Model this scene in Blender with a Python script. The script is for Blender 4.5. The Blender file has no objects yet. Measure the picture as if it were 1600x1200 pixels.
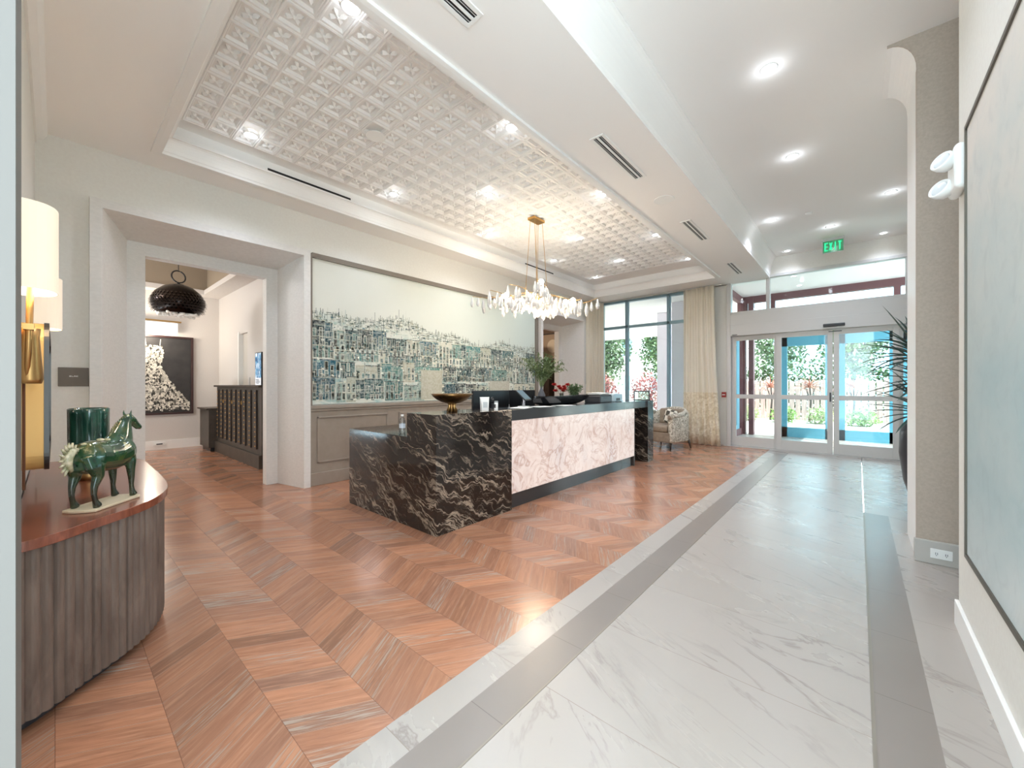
import bpy, bmesh, math, random
from mathutils import Vector, Matrix
random.seed(7)
PI = math.pi
scene = bpy.context.scene
COL = scene.collection

# ------------------------------------------------------------------ helpers
def lin(v):
    v /= 255.0
    return v/12.92 if v <= .04045 else ((v+.055)/1.055)**2.4
def rgb(r, g, b): return (lin(r), lin(g), lin(b), 1)

class NT:
    """small wrapper for building node trees"""
    def __init__(s, m):
        s.t = m.node_tree; s.n = s.t.nodes; s.l = s.t.links
    def new(s, t, **k):
        n = s.n.new(t)
        for a, b in k.items(): setattr(n, a, b)
        return n
    def set(s, sock, v):
        if isinstance(v, bpy.types.NodeSocket): s.l.new(v, sock)
        else: sock.default_value = v
    def math(s, op, a, b=None, c=None, clamp=False):
        n = s.new('ShaderNodeMath', operation=op); n.use_clamp = clamp
        s.set(n.inputs[0], a)
        if b is not None: s.set(n.inputs[1], b)
        if c is not None: s.set(n.inputs[2], c)
        return n.outputs[0]
    def mix(s, f, a, b, typ='MIX'):
        n = s.new('ShaderNodeMix', data_type='RGBA', blend_type=typ)
        s.set(n.inputs[0], f); s.set(n.inputs[6], a); s.set(n.inputs[7], b)
        return n.outputs[2]
    def ramp(s, f, stops, interp='LINEAR'):
        n = s.new('ShaderNodeValToRGB'); n.color_ramp.interpolation = interp
        e = n.color_ramp.elements
        while len(e) < len(stops): e.new(.5)
        for i, (p, cc) in enumerate(stops):
            e[i].position = p; e[i].color = cc if isinstance(cc, tuple) else (cc, cc, cc, 1)
        s.set(n.inputs[0], f)
        return n.outputs[0]
    def pos(s):
        g = s.new('ShaderNodeNewGeometry'); return g.outputs['Position']
    def objc(s):
        return s.new('ShaderNodeTexCoord').outputs['Object']
    def sep(s, v):
        n = s.new('ShaderNodeSeparateXYZ'); s.set(n.inputs[0], v); return n.outputs
    def comb(s, x, y, z):
        n = s.new('ShaderNodeCombineXYZ')
        for i, v in enumerate((x, y, z)): s.set(n.inputs[i], v)
        return n.outputs[0]
    def noise(s, v, scale, detail=3, rough=.5, dist=0, out=0):
        n = s.new('ShaderNodeTexNoise'); s.set(n.inputs['Vector'], v)
        n.inputs['Scale'].default_value = scale; n.inputs['Detail'].default_value = detail
        n.inputs['Roughness'].default_value = rough; n.inputs['Distortion'].default_value = dist
        return n.outputs[out]
    def white(s, v):
        n = s.new('ShaderNodeTexWhiteNoise', noise_dimensions='3D'); s.set(n.inputs['Vector'], v); return n.outputs[0]
    def bump(s, h, strength=.2, dist=.01):
        n = s.new('ShaderNodeBump'); n.inputs['Strength'].default_value = strength
        n.inputs['Distance'].default_value = dist; s.set(n.inputs['Height'], h); return n.outputs[0]

def mat(name, col=(.8, .8, .8, 1), rough=.5, metal=0, spec=None, emit=None, estr=0, trans=0, ior=None, alpha=None, coat=0):
    m = bpy.data.materials.new(name); m.use_nodes = True
    b = m.node_tree.nodes['Principled BSDF']
    b.inputs['Base Color'].default_value = col; b.inputs['Roughness'].default_value = rough
    b.inputs['Metallic'].default_value = metal
    if spec is not None: b.inputs['Specular IOR Level'].default_value = spec
    if emit is not None:
        b.inputs['Emission Color'].default_value = emit; b.inputs['Emission Strength'].default_value = estr
    if trans: b.inputs['Transmission Weight'].default_value = trans
    if ior: b.inputs['IOR'].default_value = ior
    if coat: b.inputs['Coat Weight'].default_value = coat; b.inputs['Coat Roughness'].default_value = .08
    m['b'] = 1
    return m
def bsdf(m): return m.node_tree.nodes['Principled BSDF']

def mottled(name, c1, c2, scale=8, rough=.6, detail=4, metal=0, bump=0, coat=0, stretch=None):
    m = mat(name, c1, rough, metal, coat=coat); t = NT(m); v = t.objc()
    if stretch:
        mp = t.new('ShaderNodeMapping'); mp.inputs['Scale'].default_value = stretch
        t.l.new(v, mp.inputs[0]); v = mp.outputs[0]
    n = t.noise(v, scale, detail)
    t.l.new(t.mix(t.ramp(n, [(.3, 0.), (.7, 1.)]), c1, c2), bsdf(m).inputs['Base Color'])
    if bump: t.l.new(t.bump(n, bump, .005), bsdf(m).inputs['Normal'])
    return m

def box(bm, x0, x1, y0, y1, z0, z1, rot=None):
    r = bmesh.ops.create_cube(bm, size=1)
    vs = r['verts']
    for v in vs:
        v.co = Vector(((x0+x1)/2+v.co.x*(x1-x0), (y0+y1)/2+v.co.y*(y1-y0), (z0+z1)/2+v.co.z*(z1-z0)))
    if rot is not None:
        c = Vector(((x0+x1)/2, (y0+y1)/2, (z0+z1)/2))
        for v in vs: v.co = rot @ (v.co-c)+c
    return vs
def BX(*a, **k):
    bm = bmesh.new(); box(bm, *a, **k); return bm
def lathe(bm, prof, n=24, cx=0, cy=0, sx=1, sy=1, close=True):
    rings = []
    for r, z in prof:
        if r < 1e-6: rings.append([bm.verts.new((cx, cy, z))])
        else: rings.append([bm.verts.new((cx+sx*r*math.cos(2*PI*i/n), cy+sy*r*math.sin(2*PI*i/n), z)) for i in range(n)])
    for a, b in zip(rings, rings[1:]):
        for i in range(n):
            j = (i+1) % n
            if len(a) == 1 and len(b) == 1: continue
            if len(a) == 1: bm.faces.new((a[0], b[j], b[i]))
            elif len(b) == 1: bm.faces.new((a[i], a[j], b[0]))
            else: bm.faces.new((a[i], a[j], b[j], b[i]))
    return rings
def LA(prof, n=24, **k):
    bm = bmesh.new(); lathe(bm, prof, n, **k); return bm
def loft(bm, secs, n=12, cap=True):
    """secs: list of (point, ra, rb[, up]) ; elliptical sections along a path"""
    pts = [Vector(s[0]) for s in secs]; rings = []
    for i, s_ in enumerate(secs):
        if i == 0: t = pts[1]-pts[0]
        elif i == len(pts)-1: t = pts[-1]-pts[-2]
        else: t = (pts[i+1]-pts[i]).normalized()+(pts[i]-pts[i-1]).normalized()
        t.normalize()
        up = Vector(s_[3]) if len(s_) > 3 else Vector((0, 1, 0))
        if abs(up.dot(t)) > .95: up = Vector((1, 0, 0)) if abs(t.x) < .9 else Vector((0, 0, 1))
        a = (up-t*up.dot(t)).normalized(); b = t.cross(a)
        rings.append([bm.verts.new(pts[i]+a*s_[1]*math.cos(2*PI*k/n)+b*s_[2]*math.sin(2*PI*k/n)) for k in range(n)])
    for a, b in zip(rings, rings[1:]):
        for i in range(n):
            j = (i+1) % n; bm.faces.new((a[i], a[j], b[j], b[i]))
    if cap:
        bm.faces.new(rings[0][::-1]); bm.faces.new(rings[-1])
def tube(bm, pts, r, n=8):
    loft(bm, [(p, r, r) for p in pts], n)
def TB(pts, r, n=8):
    bm = bmesh.new(); tube(bm, pts, r, n); return bm
def ball(bm, c, r, sx=1, sy=1, sz=1, u=16, v=10):
    q = bmesh.ops.create_uvsphere(bm, u_segments=u, v_segments=v, radius=r)
    for w in q['verts']: w.co = Vector((c[0]+w.co.x*sx, c[1]+w.co.y*sy, c[2]+w.co.z*sz))
def prism(bm, outline, z0, z1):
    a = [bm.verts.new((x, y, z0)) for x, y in outline]; b = [bm.verts.new((x, y, z1)) for x, y in outline]
    n = len(a)
    bm.faces.new(a[::-1]); bm.faces.new(b)
    for i in range(n): bm.faces.new((a[i], a[(i+1) % n], b[(i+1) % n], b[i]))
def tri(bm, pts, thick):
    pass

def obj(name, bm, m, parent=None, smooth=False, bevel=0, seg=2, loc=None, rz=0, kind=None, label=None):
    bmesh.ops.recalc_face_normals(bm, faces=bm.faces)
    me = bpy.data.meshes.new(name); bm.to_mesh(me); bm.free()
    ms = m if isinstance(m, (list, tuple)) else [m]
    for x in ms: me.materials.append(x)
    if smooth:
        for p in me.polygons: p.use_smooth = True
    o = bpy.data.objects.new(name, me); COL.objects.link(o)
    if parent: o.parent = parent
    if loc: o.location = loc
    if rz: o.rotation_euler = (0, 0, rz)
    if bevel:
        b = o.modifiers.new('Bevel', 'BEVEL'); b.width = bevel; b.segments = seg; b.limit_method = 'ANGLE'; b.angle_limit = .6
        b.harden_normals = False
    if smooth == 'auto':
        try: me.shade_auto_smooth
        except AttributeError: pass
    if kind: o['kind'] = kind
    if label: o['label'] = label
    return o
def tag(o, label, cat, group=None, kind=None):
    o['label'] = label; o['category'] = cat
    if group: o['group'] = group
    if kind: o['kind'] = kind
    return o
def thing(name, label, cat, loc=(0, 0, 0), rz=0, group=None):
    o = bpy.data.objects.new(name, None); COL.objects.link(o); o.location = loc; o.rotation_euler = (0, 0, rz)
    o.empty_display_size = .1
    return tag(o, label, cat, group)
def struct(name, bm, m, bevel=0, parent=None, smooth=False):
    return obj(name, bm, m, parent=parent, bevel=bevel, kind=None if parent else 'structure', smooth=smooth)
def dup(root, loc, rz=None, label=None, group=None):
    r = root.copy(); COL.objects.link(r); r.location = loc
    if rz is not None: r.rotation_euler = (0, 0, rz)
    if label: r['label'] = label
    if group: r['group'] = group
    for ch in list(root.children):
        cc = ch.copy(); COL.objects.link(cc); cc.parent = r
        for g in ch.children:
            d = g.copy(); COL.objects.link(d); d.parent = cc
    return r
def edge_split(o, a=.6):
    e = o.modifiers.new('Split', 'EDGE_SPLIT'); e.split_angle = a
    return o
def light(kind, name, loc, energy, col=(1, .93, .84), size=.05, spot=None, rot=None, parent=None, blend=.5):
    l = bpy.data.lights.new(name, kind); l.energy = energy; l.color = col
    if kind in ('POINT', 'SPOT'): l.shadow_soft_size = size
    if kind == 'SPOT': l.spot_size = spot; l.spot_blend = blend
    if kind == 'AREA': l.size = size
    o = bpy.data.objects.new(name, l); COL.objects.link(o); o.location = loc
    if rot: o.rotation_euler = rot
    if parent: o.parent = parent
    return o

# ------------------------------------------------------------------ camera, view
cam = bpy.data.cameras.new('camera'); co = bpy.data.objects.new('camera', cam); COL.objects.link(co)
F = 621.5; YAW = math.atan(541/F)
co.location = (0, 0, 1.35); co.rotation_euler = (PI/2, 0, YAW)
cam.sensor_width = 36; cam.lens = 36*F/1600; cam.shift_y = 3/1600; cam.clip_start = .05; cam.clip_end = 300
scene.camera = co
scene.view_settings.view_transform = 'Standard'; scene.view_settings.look = 'None'
scene.view_settings.gamma = 1; scene.view_settings.use_curve_mapping = False
scene.view_settings.exposure = 1.64
try:
    scene.cycles.use_denoising = True; scene.cycles.max_bounces = 10; scene.cycles.diffuse_bounces = 6
    scene.cycles.glossy_bounces = 4; scene.cycles.transmission_bounces = 8; scene.cycles.transparent_max_bounces = 16
    scene.cycles.sample_clamp_indirect = 6; scene.cycles.caustics_reflective = False; scene.cycles.caustics_refractive = False
except Exception: pass

# ------------------------------------------------------------------ world
w = bpy.data.worlds.new('world'); scene.world = w; w.use_nodes = True
wt = w.node_tree; bg = wt.nodes['Background']
tc = wt.nodes.new('ShaderNodeTexCoord'); nz = wt.nodes.new('ShaderNodeTexNoise'); nz.inputs['Scale'].default_value = 2.2; nz.inputs['Detail'].default_value = 5
cr = wt.nodes.new('ShaderNodeValToRGB')
cr.color_ramp.elements[0].position = .42; cr.color_ramp.elements[0].color = (.60, .85, .98, 1)
cr.color_ramp.elements[1].position = .6; cr.color_ramp.elements[1].color = (1, .985, .97, 1)
wt.links.new(tc.outputs['Generated'], nz.inputs['Vector']); wt.links.new(nz.outputs[0], cr.inputs[0]); wt.links.new(cr.outputs[0], bg.inputs[0])
bg.inputs[1].default_value = 2.45
sun = light('SUN', 'sun', (0, 30, 30), 3.6, (1, .96, .9)); sun.data.angle = .01
sun.rotation_euler = Vector((-.85, .12, -1)).to_track_quat('-Z', 'Y').to_euler()

# ------------------------------------------------------------------ materials
M = {}
M['wall'] = mottled('wall_paint', rgb(226, 224, 217), rgb(222, 219, 212), 40, .75)
M['ceil'] = mat('ceiling_paint', rgb(243, 241, 238), .8)
M['trimw'] = mat('white_trim_paint', rgb(238, 237, 234), .45)
M['taupe'] = mottled('shaded_taupe_paint', rgb(186, 171, 156), rgb(176, 161, 147), 60, .8)  # taupe wall tone with the alcove's shade put into the colour
M['base'] = mat('greige_base_paint', rgb(186, 181, 174), .5)
M['stone'] = mottled('limestone', rgb(224, 221, 216), rgb(216, 213, 208), 25, .6, stretch=(1, 1, 2))
M['wain'] = mottled('taupe_panel_paint', rgb(150, 139, 127), rgb(143, 132, 120), 10, .5)
M['brass'] = mat('brass', rgb(200, 160, 100), .28, 1)
M['gold'] = mat('antique_gold', rgb(188, 150, 98), .35, 1)
M['black'] = mat('black_plastic', rgb(22, 23, 26), .35)
M['dark'] = mat('dark_grey', rgb(55, 56, 60), .4)
M['chrome'] = mat('chrome', rgb(200, 200, 205), .15, 1)
M['alu'] = mat('aluminium', rgb(200, 199, 196), .4, .1)
M['aludark'] = mat('anodised_aluminium', rgb(134, 164, 176), .35, .2)
M['bluealu'] = mat('pale_blue_aluminium', rgb(96, 168, 192), .4, .2)
M['white'] = mat('white_enamel', rgb(238, 238, 235), .4)
M['paper'] = mat('paper', rgb(235, 233, 228), .8)
M['green'] = mottled('leaf_green', rgb(96, 118, 70), rgb(140, 150, 95), 12, .6)
M['red'] = mottled('red_petal', rgb(196, 40, 36), rgb(150, 22, 26), 20, .5)

def glass(name, tint=(1, 1, 1, 1), refl=.08):
    m = bpy.data.materials.new(name); m.use_nodes = True; t = NT(m); t.n.clear()
    out = t.new('ShaderNodeOutputMaterial'); tr = t.new('ShaderNodeBsdfTransparent'); tr.inputs[0].default_value = tint
    gl = t.new('ShaderNodeBsdfGlossy'); gl.inputs['Roughness'].default_value = .02
    mx = t.new('ShaderNodeMixShader'); fr = t.new('ShaderNodeFresnel'); fr.inputs[0].default_value = 1.3
    fx = t.math('ADD', t.math('MULTIPLY', fr.outputs[0], .8), refl*.3, clamp=True)
    t.l.new(fx, mx.inputs[0]); t.l.new(tr.outputs[0], mx.inputs[1]); t.l.new(gl.outputs[0], mx.inputs[2]); t.l.new(mx.outputs[0], out.inputs[0])
    return m
M['glass'] = glass('window_glass', (.9, .97, .98, 1))
M['crystal'] = mat('crystal', (1, .98, .95, 1), .12, trans=.45, ior=1.45)

def emis(name, col, s):
    m = mat(name, (0, 0, 0, 1), .5, emit=col, estr=s); return m
M['lens'] = emis('lamp_lens', (1, .97, .92, 1), 9)
M['bulb'] = emis('bulb_glow', (1, .88, .72, 1), 14)

# wood chevron floor
def wood_floor():
    m = mat('chevron_wood', rough=.32); t = NT(m); p = t.pos(); x, y, z = t.sep(p)[:3]
    W = .3
    yb = t.math('DIVIDE', y, W); band = t.math('FLOOR', yb); ty = t.math('FRACT', yb)
    par = t.math('FRACT', t.math('MULTIPLY', band, .5))          # 0 or .5
    par = t.math('MULTIPLY', par, 2)
    inv = t.math('SUBTRACT', 1, ty)
    trw = t.math('ADD', t.math('MULTIPLY', ty, t.math('SUBTRACT', 1, par)), t.math('MULTIPLY', inv, par))
    q = t.math('SUBTRACT', x, t.math('MULTIPLY', trw, .19))
    qp = t.math('DIVIDE', q, .11); pl = t.math('FLOOR', qp); fq = t.math('FRACT', qp)
    rnd = t.white(t.comb(pl, band, 3.3)); rnd2 = t.white(t.comb(pl, band, 9.7))
    al = t.math('ADD', t.math('MULTIPLY', ty, .3), t.math('MULTIPLY', rnd2, 7))
    gv = t.comb(t.math('MULTIPLY', q, 26), t.math('MULTIPLY', al, 3.2), t.math('MULTIPLY', rnd, 31))
    g = t.noise(gv, 1.6, 5, .62, .6)
    gv2 = t.comb(t.math('MULTIPLY', q, 70), t.math('MULTIPLY', al, 5), rnd2)
    g2 = t.noise(gv2, 1, 4, .6)
    col = t.ramp(rnd, [(0, rgb(140, 100, 78)), (.2, rgb(184, 130, 100)), (.4, rgb(160, 114, 90)), (.6, rgb(192, 136, 104)), (.8, rgb(172, 120, 92)), (1, rgb(148, 112, 94))])
    col = t.mix(t.ramp(g, [(.42, .0), (.72, .5)]), col, rgb(120, 84, 66))
    col = t.mix(t.ramp(g2, [(.34, .35), (.48, 0.)]), col, rgb(212, 160, 128))
    cerused = t.math('MULTIPLY', t.math('GREATER_THAN', rnd2, .78), t.ramp(g2, [(.5, 0.), (.62, .75)]))
    col = t.mix(cerused, col, rgb(176, 162, 148))
    e1 = t.math('MINIMUM', fq, t.math('SUBTRACT', 1, fq)); e2 = t.math('MINIMUM', ty, inv)
    gap = t.math('MAXIMUM', t.math('LESS_THAN', e1, .010), t.math('LESS_THAN', e2, .004))
    edge = t.math('LESS_THAN', e1, .030)
    col = t.mix(t.math('MULTIPLY', edge, .30), col, rgb(216, 186, 164))
    col = t.mix(t.math('MULTIPLY', gap, .6), col, rgb(96, 66, 54))
    col = t.mix(t.math('MULTIPLY', par, .22), col, rgb(120, 86, 68))  # every other band darkened: directional sheen of the grain put into colour
    t.l.new(col, bsdf(m).inputs['Base Color'])
    t.l.new(t.ramp(g, [(.3, .14), (.8, .28)]), bsdf(m).inputs['Roughness'])
    t.l.new(t.bump(t.math('SUBTRACT', t.math('MULTIPLY', g2, .3), gap), .25, .002), bsdf(m).inputs['Normal'])
    return m
M['wood'] = wood_floor()

def marble(name, joints_y=None, off=0, base=(168, 161, 154), xj=None):
    m = mat(name, rough=.22); t = NT(m); p = t.pos(); x, y, z = t.sep(p)[:3]
    tid = t.math('FLOOR', t.math('DIVIDE', t.math('SUBTRACT', y, off), joints_y))
    tr = t.white(t.comb(tid, 2.2, 5.5))
    # diagonal veins
    a = t.math('ADD', t.math('MULTIPLY', x, .55), t.math('MULTIPLY', y, 1.0))
    b = t.math('SUBTRACT', t.math('MULTIPLY', y, .55), t.math('MULTIPLY', x, 1.0))
    v = t.comb(t.math('ADD', t.math('MULTIPLY', a, 1.35), t.math('MULTIPLY', tr, 9)), t.math('MULTIPLY', b, .42), t.math('MULTIPLY', tr, 5))
    n = t.noise(v, 1.3, 6, .58, 1.1)
    ridge = t.math('ABSOLUTE', t.math('SUBTRACT', n, .5))
    n2 = t.noise(v, .9, 2, .5)
    vein = t.math('MULTIPLY', t.ramp(ridge, [(0, 1.), (.006, .6), (.018, 0.)]), t.ramp(n2, [(.46, 0.), (.62, 1.)]))
    soft = t.math('MULTIPLY', t.ramp(ridge, [(0, 1.), (.05, 0.)]), t.ramp(t.noise(v, 1.7, 3), [(.52, 0.), (.7, .45)]))
    col = t.mix(t.math('MULTIPLY', soft, .7), rgb(*base), rgb(148, 141, 135))
    col = t.mix(t.math('MULTIPLY', vein, .62), col, rgb(122, 111, 104))
    fy = t.math('FRACT', t.math('DIVIDE', t.math('SUBTRACT', y, off), joints_y))
    e = t.math('MULTIPLY', t.math('MINIMUM', fy, t.math('SUBTRACT', 1, fy)), joints_y)
    gap = t.math('LESS_THAN', e, .0016)
    col = t.mix(gap, col, rgb(140, 128, 118))
    t.l.new(col, bsdf(m).inputs['Base Color'])
    t.l.new(t.ramp(n, [(.3, .24), (.7, .34)]), bsdf(m).inputs['Roughness'])
    return m
M['marble'] = marble('veined_porcelain', .608, .84)
M['marbleb'] = marble('veined_porcelain_border', .6, .26)
M['greyt'] = marble('grey_porcelain', .6, .57, base=(176, 170, 164))
def strip_grey(off=.57, joint=.6):
    m = mat('grey_stone_band', rough=.3); t = NT(m); y = t.sep(t.pos())[1]
    fy = t.math('FRACT', t.math('DIVIDE', t.math('SUBTRACT', y, off), joint))
    e = t.math('MULTIPLY', t.math('MINIMUM', fy, t.math('SUBTRACT', 1, fy)), joint)
    n = t.noise(t.pos(), 3, 5)
    col = t.mix(n, rgb(137, 128, 121), rgb(128, 120, 114))
    t.l.new(t.mix(t.math('LESS_THAN', e, .0018), col, rgb(110, 102, 96)), bsdf(m).inputs['Base Color'])
    return m
M['greyt'] = strip_grey()

def black_granite():
    m = mat('black_veined_granite', rough=.09); t = NT(m); p = t.pos(); x, y, z = t.sep(p)[:3]
    h = t.math('ADD', t.math('ADD', x, y), 0)
    # veins fall towards +x/+y
    a = t.math('ADD', t.math('MULTIPLY', z, 1.0), t.math('MULTIPLY', h, .45))
    b = t.math('SUBTRACT', t.math('MULTIPLY', h, 1.0), t.math('MULTIPLY', z, .45))
    wv = t.noise(t.comb(h, y, z), 4.5, 3, .5, out=0)
    a2 = t.math('ADD', a, t.math('MULTIPLY', t.math('SUBTRACT', wv, .5), .26))
    v = t.comb(t.math('MULTIPLY', a2, 8.5), t.math('MULTIPLY', b, 1.25), t.math('MULTIPLY', x, .4))
    n = t.noise(v, 1.05, 5, .56, .1)
    r1 = t.math('ABSOLUTE', t.math('SUBTRACT', n, .5))
    n3 = t.noise(v, .45, 3, .5)
    mask = t.ramp(n3, [(.36, .1), (.55, 1.)])
    vein = t.math('MULTIPLY', t.ramp(r1, [(0, 1.), (.010, .8), (.024, 0.)]), mask)
    nb = t.noise(v, 2.2, 4, .6, .2); r2 = t.math('ABSOLUTE', t.math('SUBTRACT', nb, .47))
    fine = t.math('MULTIPLY', t.ramp(r2, [(0, .7), (.018, 0.)]), t.ramp(n3, [(.42, 0.), (.6, 1.)]))
    blot = t.ramp(t.noise(v, .8, 5, .6), [(.70, 0.), (.78, .5)])
    k = t.math('MAXIMUM', t.math('MAXIMUM', vein, fine), blot)
    bc = t.mix(t.noise(p, 3, 3), rgb(24, 19, 17), rgb(44, 38, 34))
    col = t.mix(t.math('MULTIPLY', k, .85), bc, rgb(176, 160, 142))
    t.l.new(col, bsdf(m).inputs['Base Color'])
    return m
M['granite'] = black_granite()

def onyx():
    m = mat('backlit_onyx', rgb(225, 190, 175), .2); t = NT(m); p = t.pos()
    n = t.noise(p, 2.6, 7, .62, 1.6); n2 = t.noise(p, 3.2, 7, .62, 1.4); n3 = t.noise(p, 1.3, 4, .5, .8)
    col = t.ramp(n, [(.28, rgb(216, 184, 170)), (.42, rgb(236, 214, 204)), (.55, rgb(246, 230, 222)), (.68, rgb(226, 198, 186)), (.8, rgb(214, 184, 172))])
    col = t.mix(t.ramp(n3, [(.5, 0.), (.66, .5)]), col, rgb(208, 196, 196))
    r = t.math('ABSOLUTE', t.math('SUBTRACT', n2, .5))
    vn = t.math('MULTIPLY', t.ramp(r, [(0, .8), (.02, .35), (.05, 0.)]), t.ramp(n3, [(.35, .25), (.6, 1.)]))
    col = t.mix(vn, col, rgb(176, 134, 116))
    t.l.new(col, bsdf(m).inputs['Emission Color']); bsdf(m).inputs['Emission Strength'].default_value = .215
    t.l.new(t.mix(.65, col, (.1, .08, .07, 1)), bsdf(m).inputs['Base Color'])
    return m
M['onyx'] = onyx()

def woodmat(name, c1, c2, sc=(18, 18, 1.2), rough=.45, coat=0):
    m = mat(name, rough=rough, coat=coat); t = NT(m); mp = t.new('ShaderNodeMapping'); mp.inputs['Scale'].default_value = sc
    t.l.new(t.objc(), mp.inputs[0]); n = t.noise(mp.outputs[0], 2.2, 6, .6, .8)
    t.l.new(t.mix(t.ramp(n, [(.3, 0.), (.7, 1.)]), c1, c2), bsdf(m).inputs['Base Color'])
    return m
M['console'] = woodmat('fluted_walnut', rgb(120, 104, 94), rgb(84, 70, 62), (6, 6, 1.5), .5)
M['contop'] = woodmat('polished_mahogany', rgb(146, 84, 62), rgb(104, 58, 44), (3, 14, 3), .26, .3)
M['darkwood'] = woodmat('dark_wood', rgb(70, 58, 50), rgb(44, 36, 31), (8, 8, 1.5), .4)

# ------------------------------------------------------------------ building shell
ZS = 3.65; ZC = 4.08; ZT = 3.93
XW = -5.58                      # mural wall face
# floors
struct('floor', BX(-11.6, -1.41, -1.2, 10.05, -.1, 0), M['wood'])
struct('floor_border_tile', BX(-1.41, -1.25, -1.2, 9.93, -.1, .001), M['marbleb'])
struct('floor_grey_band', BX(-1.25, -1.065, -1.2, 9.48, -.1, .0012), M['greyt'])
struct('floor_marble', BX(-1.06, .04, -1.2, 9.93, -.1, .001), M['marble'])
struct('floor_grey_band', BX(.052, .235, -1.2, 5.66, -.1, .0012), M['greyt'])
struct('floor_side_tile', BX(.235, 2.2, -1.2, 5.66, -.1, .001), M['marbleb'])
struct('floor_side_tile', BX(.052, 2.2, 5.66, 9.93, -.1, .001), M['marbleb'])
struct('floor_band_end', BX(-1.25, -1.065, 9.48, 9.93, -.1, .001), M['marbleb'])
struct('trim_1', BX(-1.066, -1.058, -1.2, 9.48, -.1, .003), mat('dull_metal', rgb(150, 143, 132), .45, .6))
struct('trim_2', BX(.04, .052, -1.2, 5.66, -.1, .003), mat('dull_metal', rgb(150, 143, 132), .45, .6))
struct('floor_threshold', BX(-2.3, 2.2, 9.93, 10.2, -.1, .006), M['alu'])

# main ceiling of the entrance lane, with cove down to the soffit
struct('ceiling', BX(-1.459, 2.4, -.6, 10.3, ZC, ZC+.1), M['ceil'])
def sweep_y(prof, y0, y1):
    bm = bmesh.new()
    a = [bm.verts.new((x, y0, z)) for x, z in prof]; b = [bm.verts.new((x, y1, z)) for x, z in prof]
    for i in range(len(a)):
        j = (i+1) % len(a); bm.faces.new((a[i], a[j], b[j], b[i]))
    bm.faces.new(a[::-1]); bm.faces.new(b)
    return bm
# cove : concave quarter between soffit edge and ceiling
pr = [(-1.46, ZS), (-1.42, ZS), (-1.42, ZS+.03)]
for i in range(9):
    a = PI/2*i/8
    pr.append((-1.41+.10*(1-math.cos(a)) , ZS+.05+(.37)*math.sin(a)))
pr += [(-1.31, ZC), (-1.46, ZC)]
struct('trim_3', sweep_y(pr, -.6, 10.05), M['ceil'], smooth=False)
# soffit ring around the tray
TX0, TX1, TY0, TY1 = -5.17, -2.22, .64, 9.15
struct('ceiling_soffit', BX(TX1, -1.46, -.6, 10.3, ZS, ZC+.1), M['ceil'])
struct('ceiling_soffit', BX(-5.65, TX0, -.6, 10.3, ZS, ZC+.1), M['ceil'])
struct('ceiling_soffit', BX(TX0, TX1, -.6, TY0, ZS, ZC+.1), M['ceil'])
struct('ceiling_soffit', BX(TX0, TX1, TY1, 10.3, ZS, ZC+.1), M['ceil'])
struct('ceiling_tray', BX(TX0, TX1, TY0, TY1, ZT+.03, ZT+.1), M['ceil'])
# crown around the tray
def ring_sweep(prof, x0, x1, y0, y1):
    """prof (inset, z) swept round a rectangle with mitred corners"""
    bm = bmesh.new(); rings = []
    for d, z in prof:
        rings.append([bm.verts.new(v) for v in ((x0+d, y0+d, z), (x1-d, y0+d, z), (x1-d, y1-d, z), (x0+d, y1-d, z))])
    for a, b in zip(rings, rings[1:]+rings[:1]):
        for i in range(4):
            j = (i+1) % 4; bm.faces.new((a[i], a[j], b[j], b[i]))
    return bm
cp = [(-.03, ZS+.02), (-.03, ZS-.025), (.0, ZS-.03), (.045, ZS-.03), (.05, ZS-.005)]
for i in range(7):
    a = PI/2*i/6; cp.append((.055+.055*(1-math.cos(a)), ZS+.0+.13*math.sin(a)))
cp += [(.115, ZS+.13), (.115, ZS+.15), (.0, ZS+.15)]
struct('trim_4', ring_sweep(cp, TX0, TX1, TY0, TY1), M['trimw'])
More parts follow.
